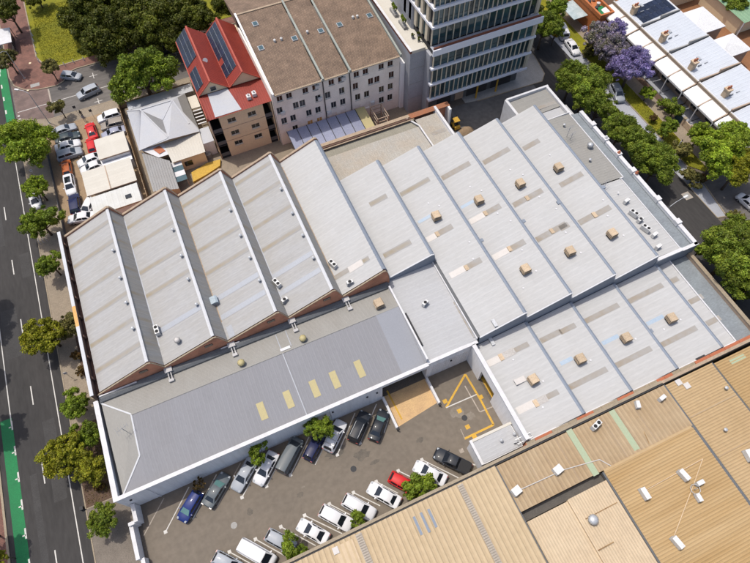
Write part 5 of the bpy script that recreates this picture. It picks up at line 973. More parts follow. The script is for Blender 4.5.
sq('white pyramid roofed annex behind the upper terraces', 98.2, 106.6, 64.6, 71.6, 4.0); sq('white pyramid roofed annex, lower of the two behind the terraces', 98.2, 106.4, 56.8, 62.2, 4.0)
t = thing('green_roofed_shed', 'green metal roofed shed at the top right corner', 'shed', (117, 62, 0)); p = at(742, 3, 4); MB().sheet((p.x-3.5, p.y-5, 3.6), (p.x-3.5, p.y+8, 3.9), (p.x+14, p.y+8, 3.9), (p.x+14, p.y-5, 3.6), .8, .06).build('roof_slope', mat('roof_green', (.17, .28, .17, 1), None, rough=.6), t); MB().box(p.x-3, p.x+13, p.y-4, p.y+7.5, 0, 3.5).build('wall', m_cream, t); MB().bar((p.x-3.4, p.y-4.9, 3.5), (p.x-3.4, p.y-4.9, 0), .2, .2).build('post', m_white, t)
t = thing('outbuilding', 'cream walled outbuilding behind the solar terraces', 'building', (106, 82, 0)); MB().box(100, 112, 78, 92, 0, 4).build('wall', m_cream, t); MB().sheet((99.5, 77.5, 4), (112.5, 77.5, 4.4), (112.5, 92, 4.4), (99.5, 92, 4), .8, .03).build('roof_slope', m_party, t)
p = at(690, 95, 0)
# front walls and gates of the terraces
for (a, b), l in zip((((44, 50.4), (0, 0)),), ('',)): pass
G1 = thing('garden_wall', 'cream panelled garden wall in front of the terraces', 'wall', (84.7, 52, 0))
for k, y in enumerate((53.0, 50.8, 48.6, 46.4, 44.2, 42.0, 39.8)):
    MB().box(84.55, 84.95, y-.2, y+.2, 0, 1.7).build('pillar', m_chim, G1); MB().box(84.45, 85.05, y-.3, y+.3, 1.7, 1.82).build('pillar_cap', m_kerb, G1)
    if k < 6: MB().box(84.68, 84.82, y-2.0, y-.2, 0, 1.35).build('wall_panel' if k % 2 else 'gate', m_cream if k in (0, 3) else (m_teal if k in (1, 4) else m_chim), G1)
# ---------------- orange corner building at the top
OB = thing('orange_building', 'orange rendered building with roof terrace at the top of the side street', 'building', (88, 92, 0))
MB().box(84.3, 88.4, 77.0, 104, 0, 4.3).build('wall', m_ob, OB); MB().box(84.2, 84.6, 76.9, 104, 4.3, 5.1).build('parapet', m_ob, OB); MB().box(84.6, 87.6, 76.9, 77.3, 4.3, 5.1).build('parapet', m_ob, OB); MB().box(87.2, 87.6, 77.3, 104, 4.3, 5.1).build('parapet', m_ob, OB); MB().box(84.6, 87.2, 77.3, 80.5, 4.31, 4.36).build('artificial_turf', m_green, OB)
p = Vector((85.6, 77.6, 0))
MB().prism([(84.1, 80.3), (84.1, 86), (80.6, 86), (80.6, 80.3)], 3.0, 3.12).build('awning', mat('awning_glass', (.42, .47, .48, 1), (.2, .27, .28, 1), scale=.6, amount=.8, rough=.4), OB)
for dx, dy in ((-.4, 2.2), (.8, 3.2), (.9, 5.0), (-.5, 4.6)): o = MB().tube([(p.x+dx, p.y+dy, 4.5), (p.x+dx, p.y+dy, 5.0), (p.x+dx, p.y+dy, 5.05)], [.35, .4, .1], 10).build('terrace_stool', m_pale if dx > 0 else m_dark, OB)
MB().box(87.65, 88.35, 77.3, 104, 4.3, 4.4).build('roof_slab', m_concb, OB)
# ------------------------------------------------------------------ cars
def paint(name, c, rough=.28, metal=.25):
    m = mat('paint_'+name, c, tuple(v*.9 for v in c[:3])+(1,), scale=1, rough=.55, metal=0, amount=.3, fine=0, spec=.3)
    b = m.node_tree.nodes['Principled BSDF']; b.inputs['Coat Weight'].default_value = .35; b.inputs['Coat Roughness'].default_value = .04; return m
PAINT = {'white': paint('car_white', (.56, .56, .57, 1), .35, 0), 'silver': paint('car_silver', (.28, .30, .33, 1), .35, .5), 'grey': paint('car_grey', (.16, .17, .185, 1), .35, .4), 'dark': paint('car_dark', (.010, .013, .019, 1), .3, .2), 'navy': paint('car_navy', (.006, .010, .05, 1), .3, .2),
         'blue': paint('car_blue', (.004, .018, .12, 1), .3, .2), 'red': paint('car_red', (.46, .008, .008, 1), .3, .1), 'orange': paint('car_orange', (.34, .085, .02, 1), .3, .2), 'teal': paint('car_teal', (.025, .04, .046, 1), .3, .3), 'tan': paint('car_tan', (.22, .19, .16, 1), .35, .4), 'lilac': paint('car_lilac', (.25, .26, .33, 1), .35, .4), 'slate': paint('car_slate', (.085, .10, .11, 1), .4, .3)}
m_cglass = mat('car_glass', (.01, .013, .018, 1), None, rough=.05, spec=.8, fine=0)
m_cglassg = mat('car_glass_green', (.10, .20, .19, 1), (.05, .11, .11, 1), scale=.8, rough=.06, spec=.8, fine=0)
m_lamp = mat('lamp_clear', (.30, .32, .34, 1), None, rough=.5, spec=.3, fine=0); m_tail = mat('lamp_red', (.30, .01, .008, 1), None, rough=.2, fine=0); m_rim = mat('alloy', (.38, .38, .39, 1), None, rough=.35, metal=.7, fine=0)
# kind: length, width, belt heights and cabin stations (x measured from the middle, front positive)
CK = {'sedan': dict(L=4.75, W=1.84, hood=.90, boot=.98, belt=.96, roof=1.44, cab=(-1.72, -1.05, .38, 1.18)), 'hatch': dict(L=4.2, W=1.78, hood=.92, boot=1.0, belt=.97, roof=1.48, cab=(-1.98, -1.6, .42, 1.18)),
      'suv': dict(L=4.7, W=1.9, hood=1.06, boot=1.12, belt=1.12, roof=1.70, cab=(-2.24, -1.9, .48, 1.22)), 'van': dict(L=5.2, W=1.95, hood=1.15, boot=1.2, belt=1.2, roof=1.98, cab=(-2.56, -2.4, 1.15, 1.95)), 'ute': dict(L=5.35, W=1.9, hood=1.08, boot=1.06, belt=1.1, roof=1.74, cab=(-.95, -.62, .62, 1.32)),
      'coupe': dict(L=4.5, W=1.82, hood=.88, boot=.98, belt=.93, roof=1.34, cab=(-1.6, -.7, .25, 1.05))}
def car_parts(k):
    d = CK[k]; L, W_, hl = d['L'], d['W']/2, d['L']/2; x0, x1, x2, x3 = d['cab']
    st = []
    for t, wf, tf in ((-1, .74, .62), (-.985, .86, .80), (-.94, .94, .96), (-.80, .985, 1), (-.5, 1, 1), (0, 1, 1), (.4, 1, 1), (.72, .985, .99), (.88, .945, .95), (.96, .87, .86), (.99, .78, .72), (1, .66, .58)):
        x = t*hl; top = d['boot'] if x < x0+.1 else (d['hood'] if x > x3-.1 else d['belt'])
        if x > x3: top = d['hood']-(x-x3)/(hl-x3)*.14
        st.append((x, W_*wf, top*tf))
    b = MB(); n = 11
    for x, w_, top in st:
        lo = .24 if abs(x) < hl*.9 else .32; half = [(w_*.90, lo), (w_*.99, lo+.16), (w_, max(lo+.2, top*.66)), (w_*.965, max(lo+.22, top-.06)), (w_*.88, top-.012)]
        sec = half+[(0, top+.025)]+[(-y, z) for y, z in reversed(half)]; b.v += [(x, y, z) for y, z in sec]
    for i in range(len(st)-1):
        for j in range(n-1): b.f.append((i*n+j, i*n+j+1, (i+1)*n+j+1, (i+1)*n+j))
        b.f.append((i*n+n-1, i*n, (i+1)*n, (i+1)*n+n-1))
    b.f.append(tuple(range(n))); b.f.append(tuple((len(st)-1)*n+n-1-j for j in range(n)))
    # cabin
    wb, wt = W_*.9, W_*(.72 if k not in ('van', 'suv') else .78); zb, zr = d['belt']-.03, d['roof']; base = len(b.v)
    cs = [(x0, wb*.95, zb, zb), (x1, wt*.94, zr-.06, zb), ((x1+x2)/2, wt, zr, zb), (x2, wt*.97, zr-.05, zb), (x3, wb*.93, zb, zb)]
    for i, (x, w_, z, z_) in enumerate(cs):
        bw = wb if 0 < i < 4 else w_
        bx = x
        sec = [(bw, zb), (w_, z-.05 if z > zb+.1 else zb), (w_*.84, z), (0, z+.025), (-w_*.84, z), (-w_, z-.05 if z > zb+.1 else zb), (-bw, zb)]
        b.v += [(bx, y, zz) for y, zz in sec]
    for i in range(4):
        for j in range(6): b.f.append((base+i*7+j, base+i*7+j+1, base+(i+1)*7+j+1, base+(i+1)*7+j))
    me = b.mesh('body', PAINT['white'], smooth=38)
    P = {'body': me}
    def quad(name, pts, m, push):
        q = MB().poly([Vector(p)+Vector(push) for p in pts]); q.f = [q.f[0]]; return q.mesh(name, m)
    lp = lambda a, c, t: tuple(np.array(a)+(np.array(c)-np.array(a))*t)
    def glassquad(name, a, c, e, g, m, push, inset=.08, iv=.1):
        A, B2, C2, D2 = map(np.array, (a, c, e, g)); bl = lambda u, v: tuple((A*(1-u)+B2*u)*(1-v)+(D2*(1-u)+C2*u)*v)
        return quad(name, [bl(inset, iv), bl(1-inset, iv), bl(1-inset, 1-iv), bl(inset, 1-iv)], m, push)
    P['windscreen'] = glassquad('windscreen', (x3, -wb*.93, zb), (x3, wb*.93, zb), (x2, wt*.97*.84, zr-.05), (x2, -wt*.97*.84, zr-.05), m_cglass, (.02, 0, .025), .05, .06)
    P['rear_window'] = glassquad('rear_window', (x0, wb*.95, zb), (x0, -wb*.95, zb), (x1, -wt*.94*.84, zr-.06), (x1, wt*.94*.84, zr-.06), m_cglass, (-.02, 0, .025), .08, .12)
    for sg, nm in ((1, 'side_window'), (-1, 'side_window_r')):
        xm = (x1+x2)/2; hi = lambda x: (x, sg*(wt if abs(x-xm) < .1 else wt*.955), zr-.07); lo_ = lambda x: (x, sg*wb, zb)
        P[nm+'_f'] = glassquad(nm, lo_(xm+.04), lo_(x3-.42), (x2-.02, sg*wt*.97, zr-.1), hi(xm+.04), m_cglass, (0, sg*.018, .01), .03, .1)
        P[nm+'_b'] = glassquad(nm, lo_(x0+.36), lo_(xm-.04), hi(xm-.04), (x1+.05, sg*wt*.94, zr-.11), m_cglass, (0, sg*.018, .01), .03, .1)
    P['wheel'] = MB().tube([(0, -.105, 0), (0, -.08, 0), (0, .08, 0), (0, .105, 0)], [.28, .325, .325, .28], 18).mesh('wheel', m_black); P['rim'] = MB().tube([(0, -.112, 0), (0, .112, 0)], .2, 12).mesh('rim', m_rim)
    P['headlight'] = MB().poly([(-.2, -.16, .035), (.07, -.12, -.03), (.07, .12, -.03), (-.2, .16, .035)]).mesh('headlight', m_lamp); P['tail_light'] = MB().box(-.06, .10, -.15, .15, -.08, .10).mesh('tail_light', m_tail); P['mirror'] = MB().box(-.07, .07, -.1, .1, -.06, .07).mesh('mirror', PAINT['white'])
    return P
CARM = {k: car_parts(k) for k in CK}
rail = MB().tube([(-1.1, 0, 0), (-1.0, 0, .06), (1.0, 0, .06), (1.1, 0, 0)], .025, 6).mesh('roof_rail', m_metal); xbar = MB().box(-.03, .03, -.72, .72, 0, .05).mesh('roof_bar', m_rim)
def car(kind, colour, c, front, label, group, z=0.0, extras=(), glass=None, zc=.7):
    p = at(*c, zc+z); q = at(*front, zc+z); h = math.atan2(q.y-p.y, q.x-p.x); d = CK[kind]; P = CARM[kind]; pt = PAINT[colour]
    t = thing('parked_car' if 'driving' not in label else 'driving_car', label, 'car' if kind not in ('van', 'ute') else kind.replace('ute', 'pickup'), (p.x, p.y, z), group); t.rotation_euler.z = h
    sub('body', P['body'], t, m=pt); g = glass or m_cglass
    sub('windscreen', P['windscreen'], t, m=g); sub('rear_window', P['rear_window'], t)
    if not (kind == 'van' and 'panel' in extras):
        for nm in ('side_window_f', 'side_window_b', 'side_window_r_f', 'side_window_r_b'): sub('side_window', P[nm], t)
    hl, hw = d['L']/2, d['W']/2
    for sx in (1, -1):
        for sy in (1, -1):
            wh = sub('wheel', P['wheel'], t, (sx*hl*.60, sy*(hw-.11), .325)); sub('rim', P['rim'], wh)
    for sy in (1, -1):
        sub('headlight', P['headlight'], t, (hl*.93, sy*hw*.66, d['hood']*.83)); sub('tail_light', P['tail_light'], t, (-hl*.965, sy*hw*.70, d['boot']*.76)); sub('mirror', P['mirror'], t, (d['cab'][3]-.35, sy*(hw+.06), d['belt']+.03), m=pt)
    if 'rails' in extras:
        for sy in (1, -1): sub('roof_rail', rail, t, (-.7 if kind != 'sedan' else -.3, sy*hw*.62, d['roof']-.02))
    if 'bars' in extras:
        for x in (-1.5, -.8, -.1, .35): sub('roof_bar', xbar, t, (x, 0, d['roof']+.02))
    if kind == 'ute': sub('tray_cover', MB().box(-hl+.12, -1.0, -hw*.82, hw*.82, d['boot']-.02, d['boot']+.035).mesh('tray_cover', m_black), t)
    if 'sunroof' in extras: sub('sunroof', MB().box(-1.2, .2, -.5, .5, d['roof']+.0, d['roof']+.035).mesh('sunroof', m_cglass), t)
    return t
c2 = lambda a, b: (200+a/6.25, 420+b/6.25); c3 = lambda a, b: (310+a/5.63, 370+b/5.63); c5 = lambda a, b: (200+a/5.357, 480+b/5.357); c6 = lambda a, b: (300+a/5.12, 440+b/5.12); c7 = lambda a, b: (400+a/6.25, 420+b/6.25); c1 = lambda a, b: (100+a/6.05, 470+b/6.05)
GW, GT, GY, GR = 'cars parked along the hall wall', 'cars parked along the tan warehouse', 'cars in the car yard', 'cars on the streets'
car('hatch', 'blue', c1(545, 218), c1(495, 300), 'bright blue hatchback parked alone nearest the boundary wall', GW, glass=m_cglassg)
car('sedan', 'slate', c2(103, 437), c2(150, 360), 'dark grey sedan beside the blue hatchback', GW, glass=m_cglassg); car('sedan', 'silver', c2(278, 340), c2(230, 420), 'silver sedan with bonnet out, left of the small wall tree', GW); car('sedan', 'white', c2(412, 300), c2(365, 385), 'white sedan half under the small wall tree', GW)
car('van', 'slate', c2(562, 220), c2(610, 130), 'slate grey van with plain roof beside the hall wall', GW, extras=('panel',)); car('hatch', 'navy', c3(25, 430), c3(70, 345), 'navy car half hidden under the round tree', GW); car('suv', 'white', c3(140, 370), c3(180, 290), 'white four wheel drive with roof rack bars', GW, extras=('bars', 'rails')); car('suv', 'dark', c3(278, 320), c3(310, 250), 'black wagon with bright roof rails', GW, extras=('rails',)); car('sedan', 'dark', c3(388, 310), c3(415, 240), 'black sedan beside the loading dock', GW, glass=m_cglassg)
car('hatch', 'silver', c5(150, 447), c5(230, 490), 'silver car cut off by the bottom edge', GT); car('van', 'white', c5(305, 395), c5(370, 432), 'white van with windowless roof in the front row', GT, extras=('panel',)); car('hatch', 'silver', c5(432, 328), c5(500, 365), 'small silver hatchback with its nose under a bush', GT); car('coupe', 'white', c5(605, 277), c5(540, 240), 'white coupe with dark windows between bush and wagon', GT)
car('suv', 'white', c6(185, 400), c6(240, 430), 'white wagon with dark rear glass, left of the small bush', GT); car('suv', 'white', c6(302, 345), c6(355, 375), 'white four wheel drive with roof rails right of the small bush', GT, extras=('rails',)); car('sedan', 'white', c6(430, 282), c6(365, 245), 'white sedan between the four wheel drive and the red car', GT); car('hatch', 'red', c6(530, 222), c6(600, 260), 'red hatchback mostly hidden under the feathery bush', GT)
car('sedan', 'white', c7(188, 332), c7(110, 290), 'white sedan right of the feathery bush', GT); car('ute', 'dark', c7(328, 258), c7(240, 215), 'navy black pickup with covered tray at the end of the row', GT)
cy = lambda a, b: (40+a/7.5, 110+b/7.5); cz = lambda a, b: (a/6.26, 170+b/6.26)
car('sedan', 'silver', cy(178, 147), cy(245, 122), 'silver sedan at the top of the four stacked side by side', GY, .125); car('sedan', 'teal', cy(205, 205), cy(270, 185), 'dark green grey sedan second of the four side by side', GY, .125); car('sedan', 'white', cy(207, 265), cy(275, 245), 'white sedan third of the four side by side', GY, .125); car('suv', 'silver', cy(222, 330), cy(290, 308), 'silver wagon lowest of the four side by side', GY, .125)
car('hatch', 'orange', cy(200, 432), cy(190, 375), 'orange hatchback below the four cars', GY, .125); car('suv', 'white', cz(440, 95), cz(450, 150), 'white car with black sunroof in the narrow yard strip', GY, .125, ('sunroof',)); car('suv', 'navy', cz(470, 212), cz(462, 150), 'navy car in the narrow yard strip', GY, .125); car('sedan', 'white', cz(508, 297), cz(460, 305), 'white sedan against the factory parapet corner', GY, .125); car('hatch', 'white', cz(552, 228), cz(535, 260), 'white car half under the shed near the factory', GY, .125)
car('sedan', 'red', cy(385, 155), cy(365, 95), 'bright red car in the middle of the car yard', GY, .125); car('hatch', 'red', cy(388, 262), cy(380, 225), 'smaller red car tucked beside the cream shed', GY, .125); car('sedan', 'white', cy(372, 370), cy(310, 395), 'white sedan, upper of two nosing out from the cream shed', GY, .125); car('sedan', 'white', cy(395, 425), cy(330, 450), 'white sedan, lower of two nosing out from the cream shed', GY, .125)
car('suv', 'white', cy(520, 48), cy(455, 68), 'white wagon nearest the street against the tan fence', GY, .125); car('suv', 'tan', cy(548, 108), cy(480, 125), 'brown grey wagon against the tan fence', GY, .125); car('sedan', 'lilac', cy(552, 168), cy(485, 190), 'lilac grey sedan next to the cream shed', GY, .125)
car('hatch', 'white', cz(218, 185), cz(235, 235), 'white car parked at the kerb under a street tree', GR); car('hatch', 'silver', (71, 75.5), (82, 76.5), 'silver blue car driving near the lawn corner', GR); car('suv', 'silver', (88.3, 92), (77, 97), 'silver wagon driving down the cross street', GR)
car('sedan', 'dark', (165.5, 49.5), (152, 53), 'dark car in the shade of the park trees', GR); car('sedan', 'white', (572.5, 46.5), (577, 53), 'white sedan at the kerb below the orange building', GR); car('suv', 'silver', (617, 93), (621, 101), 'silver wagon at the kerb under the purple tree', GR); car('van', 'white', (561.8, 31), (559.5, 26), 'white van half hidden behind the yellow bush', GR)
car('hatch', 'white', (748, 202), (741, 196), 'white car at the right edge below the large street tree', GR)
# a yellow forklift and a sand heap in the rear lane
p = at(430+193/7.5, 80+322/7.5, 1.2); FLK = thing('forklift', 'small yellow forklift in the shaded rear lane', 'forklift', (p.x, p.y, 0))
MB().box(p.x-.55, p.x+.55, p.y-.9, p.y+.7, .3, 1.0).build('chassis', m_ly, FLK); MB().box(p.x-.55, p.x+.55, p.y-.6, p.y+.6, 2.0, 2.1).build('overhead_guard', m_ly, FLK); MB().box(p.x-.3, p.x+.3, p.y-.5, p.y, 1.0, 1.4).build('seat', m_black, FLK)
for dx in (-.45, .45):
    for dy in (-.5, .5): MB().box(p.x+dx-.05, p.x+dx+.05, p.y+dy-.05, p.y+dy+.05, 1.0, 2.0).build('guard_post', m_dark, FLK); MB().tube([(p.x+dx-.1, p.y+dy, .3), (p.x+dx+.1, p.y+dy, .3)], .3, 12).build('wheel', m_black, FLK)
    MB().box(p.x+dx-.06, p.x+dx+.06, p.y+.75, p.y+.85, .1, 2.4).build('mast', m_dark, FLK); MB().box(p.x+dx*.6-.06, p.x+dx*.6+.06, p.y+.85, p.y+1.9, .1, .16).build('fork', m_dark, FLK)
p = at(430+268/7.5, 80+375/7.5, .3); b = MB(); R0 = random.Random(3); n = 14
b.v.append((p.x, p.y, .9)); 
for j, (rr, zz) in enumerate(((.6, .75), (1.2, .35), (1.7, .0))):
    for k in range(n): a = k*2*math.pi/n; q = .6*rr*(1+.2*R0.random()); b.v.append((p.x+1.4*q*math.cos(a), p.y+q*math.sin(a), zz+(.1*R0.random() if zz else 0)))
for k in range(n):
    b.f.append((0, 1+k, 1+(k+1) % n))
    for j in range(2): b.f.append((1+j*n+k, 1+(j+1)*n+k, 1+(j+1)*n+(k+1) % n, 1+j*n+(k+1) % n))
tag(b.build('sand_heap', m_dirt, smooth=True), 'heap of yellow sand in the rear lane behind the hall', 'sand')
# ------------------------------------------------------------------ trees
def leafmat(name, c, c2):
    k = {'purple': 1.0, 'mauve': 1.2, 'gold': 1.1, 'rust': .85}.get(name, 1.85); c, c2 = [(v[0]*k*(1.08 if k > 1.45 else 1), v[1]*k, v[2]*k*.8, 1) for v in (c, c2)]
    return mat('leaf_'+name, c, c2, scale=.55, rough=.6, amount=.8, fine=0, spec=.25, trans=.25, tint=True, rnd_obj=.1, contrast=(.38, .62))
LEAF = {'green': leafmat('green', (.085, .125, .014, 1), (.055, .09, .012, 1)), 'dark': leafmat('dark', (.046, .056, .007, 1), (.03, .041, .006, 1)), 'yellow': leafmat('yellow', (.115, .125, .011, 1), (.085, .10, .010, 1)), 'olive': leafmat('olive', (.085, .085, .032, 1), (.06, .062, .025, 1)), 'mid': leafmat('mid', (.065, .10, .014, 1), (.085, .115, .015, 1)),
        'purple': leafmat('purple', (.20, .165, .48, 1), (.28, .25, .56, 1)), 'mauve': leafmat('mauve', (.14, .135, .11, 1), (.25, .21, .44, 1)), 'gold': leafmat('gold', (.33, .23, .015, 1), (.2, .17, .02, 1)), 'rust': leafmat('rust', (.13, .075, .03, 1), (.09, .07, .025, 1)), 'bright': leafmat('bright', (.115, .165, .016, 1), (.08, .13, .014, 1))}
def crown_mesh(seed, R, flat, lobes, n, leaf, spread=.62, lr=(.30, .52), subs=9):
    g = np.random.default_rng(seed); u = g.normal(size=(lobes, 3)); u /= np.linalg.norm(u, axis=1)[:, None]; u[:, 2] = np.abs(u[:, 2])*1.0-.35
    cen = u*R*spread*(g.random((lobes, 1))**.4); cen[:, 2] *= flat; rad = R*g.uniform(lr[0], lr[1], lobes); lt = g.uniform(.8, 1.2, lobes)
    m = lobes*subs; pi = np.repeat(np.arange(lobes), subs); v = g.normal(size=(m, 3)); v[:, 2] += .25; v /= np.linalg.norm(v, axis=1)[:, None]
    sc_ = cen[pi]+v*(rad[pi]*g.uniform(.55, 1.12, m))[:, None]*np.array([1, 1, .8]); sr = rad[pi]*g.uniform(.22, .5, m); ltint = lt[pi]*g.uniform(.68, 1.32, m)
    wgt = sr**1.7/np.sum(sr**1.7); li = g.choice(m, n, p=wgt); d = g.normal(size=(n, 3)); d[:, 2] += .3; d /= np.linalg.norm(d, axis=1)[:, None]
    rr = sr[li]*(1-.5*g.random(n)**1.6)*(1+.14*g.normal(size=n)); pos = sc_[li]+d*rr[:, None]*np.array([1, 1, .8])
    nrm = d+.5*g.normal(size=(n, 3)); nrm /= np.linalg.norm(nrm, axis=1)[:, None]; a = np.cross(nrm, g.normal(size=(n, 3))); a /= np.linalg.norm(a, axis=1)[:, None]; b = np.cross(nrm, a)
    sz = leaf*g.uniform(.55, 1.35, n)[:, None]; V = np.stack([pos-a*sz, pos-b*sz*.62, pos+a*sz, pos+b*sz*.62], 1).reshape(-1, 3)
    me = bpy.data.meshes.new('crown'); me.vertices.add(4*n); me.vertices.foreach_set('co', V.astype(np.float32).ravel()); me.loops.add(4*n); me.loops.foreach_set('vertex_index', np.arange(4*n, dtype=np.int32)); me.polygons.add(n); me.polygons.foreach_set('loop_start', np.arange(0, 4*n, 4, dtype=np.int32)); me.update(calc_edges=True)
    t = (ltint[li]*g.uniform(.7, 1.3, n)); col = np.ones((n, 4), np.float32); col[:, 0] = t*g.uniform(.9, 1.15, n); col[:, 1] = t; col[:, 2] = t*g.uniform(.8, 1.1, n); at_ = me.color_attributes.new('tint', 'FLOAT_COLOR', 'POINT'); at_.data.foreach_set('color', np.repeat(col, 4, 0).ravel()); me.materials.append(LEAF['green']); return me, cen, rad
CR = {'S': [crown_mesh(10+k, 1.5, .85, 8, 5200, .10, .62, (.3, .5), 8) for k in range(3)], 'M': [crown_mesh(20+k, 3.0, .8, 13, 17000, .125, .68, (.26, .46), 10) for k in range(3)], 'L': [crown_mesh(30+k, 5.0, .75, 20, 42000, .145, .72, (.22, .4), 12) for k in range(3)], 'F': [crown_mesh(40+k, 1.6, .55, 12, 2600, .14, .95, (.16, .28), 6) for k in range(2)]}
CRR = {'S': 1.5, 'M': 3.0, 'L': 5.0, 'F': 1.6}
TREEN = [0]
def tree(px, py, rpx, hc, leaf, label, group='street trees', name='street_tree', cls=None, sx=1.0, zg=0.1, flat=None):
    c = at(px, py, hc); R = rpx*mpp(c)*1.12; k = cls or ('S' if R < 2.1 else ('M' if R < 3.9 else 'L')); TREEN[0] += 1; i = TREEN[0]; me, cen, rad = CR[k][i % len(CR[k])]; f = R/CRR[k]
    t = thing(name, label, 'tree' if name != 'shrub' else 'shrub', (c.x, c.y, zg), group); rz = (i*2.399) % 6.28
    o = sub('crown', me, t, (0, 0, hc-zg), (0, 0, rz), LEAF[leaf], (f*sx, f/sx, f*(flat or 1)))
    b = MB(); r0 = max(.05, R*.05); top = Vector((0, 0, hc-zg)); b.tube([(0, 0, -.1), (0.02, .03, (hc-zg)*.35), (0, 0, hc-zg-.25*R), (0, 0, hc-zg)], [r0*1.3, r0, r0*.8, r0*.4], 8); rot = Matrix.Rotation(rz, 3, 'Z')
    for q in list(range(len(cen)))[:9]:
        e = rot@Vector((cen[q][0]*f*sx, cen[q][1]*f/sx, cen[q][2]*f)); s0 = Vector((0, 0, max(.3, (hc-zg)*.45))); b.tube([s0, s0.lerp(top+e, .5)+Vector((0, 0, -.1*R)), top+e], [r0*.55, r0*.4, r0*.15], 6)
    b2 = bpy.data.objects.new('trunk', b.mesh('trunk', m_bark, smooth=True)); COL.objects.link(b2); b2.parent = t
    return t
T = tree
T(24, 141, 29, 5.5, 'bright', 'big round bright green tree at the road edge beside the car yard'); T(37, 188, 13.5, 3.6, 'bright', 'small green tree over the kerbside white car'); T(39, 221, 20, 4.2, 'green', 'rounded green tree below the kerbside white car'); T(50, 264, 14, 3.6, 'green', 'green street tree beside the factory parapet corner')
T(46, 335, 22, 4.3, 'yellow', 'yellow green street tree leaning over the road line'); T(70, 325, 15, 3.4, 'olive', 'dull olive tree between the yellow tree and the factory wall'); T(76, 403, 16, 3.4, 'green', 'green tree beside the corner where the halls meet'); T(64, 452, 23, 4.5, 'yellow', 'large yellow green tree, roadside one of the pair in the garden bed'); T(88, 468, 20, 4.2, 'yellow', 'large yellow green tree, wall side one of the pair in the garden bed'); T(86, 433, 16, 3.8, 'green', 'green tree behind the pair in the garden bed'); T(101, 518, 16.5, 3.2, 'mid', 'bushy tree at the kerb corner by the boundary wall')
T(81, 372, 6, 1.2, 'rust', 'rusty shrub against the factory wall', 'garden bed shrubs', 'shrub', 'S'); T(76, 356, 6, 1.0, 'rust', 'brownish shrub under the olive tree', 'garden bed shrubs', 'shrub', 'S'); T(100, 487, 6, .8, 'rust', 'dry shrub between the garden bed trees and wall', 'garden bed shrubs', 'shrub', 'S')
T(7, 58, 11, 4, 'olive', 'small olive tree beside the bus shelter'); T(49, 67, 9.5, 3.6, 'olive', 'small olive tree on the red paving by the parked car'); T(58, 106, 9, 3.2, 'olive', 'small olive tree at the crossing by the car yard'); T(141, 74, 34, 6.0, 'green', 'large green tree on the cross street in front of the park')
for k, (x, y, r, h, l) in enumerate(((114, 32, 33, 5.5, 'dark'), (157, 24, 32, 5.5, 'dark'), (84, 16, 30, 5.5, 'dark'), (125, 0, 34, 6, 'dark'), (190, 16, 27, 6, 'dark'), (95, 44, 17, 4, 'dark'), (176, 38, 19, 4.5, 'dark'), (232, 4, 20, 6, 'dark'), (262, -4, 20, 7, 'mid'))):
    T(x, y, r, h, l, ('dark park tree behind the street tree', 'dark park tree behind the red roofed building', 'dark park tree left at the top of the lawn', 'dark park tree at the top edge', 'dark park tree above the red gables', 'small dark park tree at the lawn edge', 'dark park tree over the parked dark car', 'dark tree above the tiled roof ridge', 'green tree at the top edge behind the tiled roof')[k], 'park trees', 'park_tree')
T(6, 8, 16, 6, 'dark', 'dark tree at the top left corner', 'park trees', 'park_tree'); T(36, -4, 12, 3, 'dark', 'dark tree at the top of the red path', 'park trees', 'park_tree')
# trees across the road, whose shadows reach the lanes
def to_px(v):
    d = Vector(v)-Vector((0, 0, CAMH)); k = d.dot(FV); return (CX+F*d.dot(RV)/k, CY-F*d.dot(UV)/k)
for sx_, sy_, r, h, lb in ((4, 322, 21, 10.5, 'tall tree across the road beyond the left edge, uppermost'), (-4, 378, 14, 10, 'tall tree across the road beyond the left edge, second from the top'), (14, 428, 16, 10.5, 'tall tree across the road beside the green lane'), (-2, 446, 14, 10, 'tall tree across the road behind the green lane'), (34, 540, 11, 8.5, 'tree shading the lower end of the green lane'), (18, 552, 13, 7.5, 'tree near the bottom left corner across the road')):
    g_ = at(sx_, sy_, 0); c_ = g_-Vector((.2167, -.2667, 0))*h; c_.x = min(c_.x-.8, -43.0); c_.z = h; px, py = to_px(c_); T(px, py, r*1.4, h, 'mid', lb, 'trees across the road')
T(2, 557, 8, 3.0, 'yellow', 'small yellow green tree at the bottom left corner', 'trees across the road')
# side street and terraces
G_ = 'side street trees'
for x_, y_, r_, h_, lb in ((573, 76, 19, 6, 'green tree behind the lower rear roof'), (588, 88, 24, 6.5, 'large green tree at the back corner of the east hall'), (600, 104, 19, 6.3, 'green tree leaning over the street parapet, nearest the back corner'), (622, 128, 20, 6.3, 'green tree leaning over the street parapet, third from the back'), (640, 147, 23, 6.3, 'green tree leaning over the street parapet, fourth from the back'), (658, 163, 22, 6.0, 'green tree over the street lamp beside the parapet')): T(x_, y_, r_, h_, 'mid', lb, G_)
T(545, 24, 18, 6, 'mid', 'green tree right of the office tower', 'side street trees'); T(531, 8, 14, 6, 'dark', 'dark tree behind the tower corner', 'side street trees'); T(556, 8, 14, 6, 'green', 'green tree at the top edge beside the awning', 'side street trees'); T(555, 33, 7, 3, 'gold', 'golden flowering shrub by the white van', 'garden shrubs', 'shrub', 'S')
T(602, 33, 17, 5.5, 'mauve', 'grey mauve jacaranda nearest the orange building', 'jacarandas', 'jacaranda_tree'); T(614, 50, 18, 5, 'mauve', 'grey mauve jacaranda in the middle of the three', 'jacarandas', 'jacaranda_tree'); T(632, 66, 22, 5.5, 'purple', 'vivid purple jacaranda in full flower', 'jacarandas', 'jacaranda_tree'); T(615, 28, 12, 5, 'purple', 'small purple jacaranda touching the verandah roofs', 'jacarandas', 'jacaranda_tree')
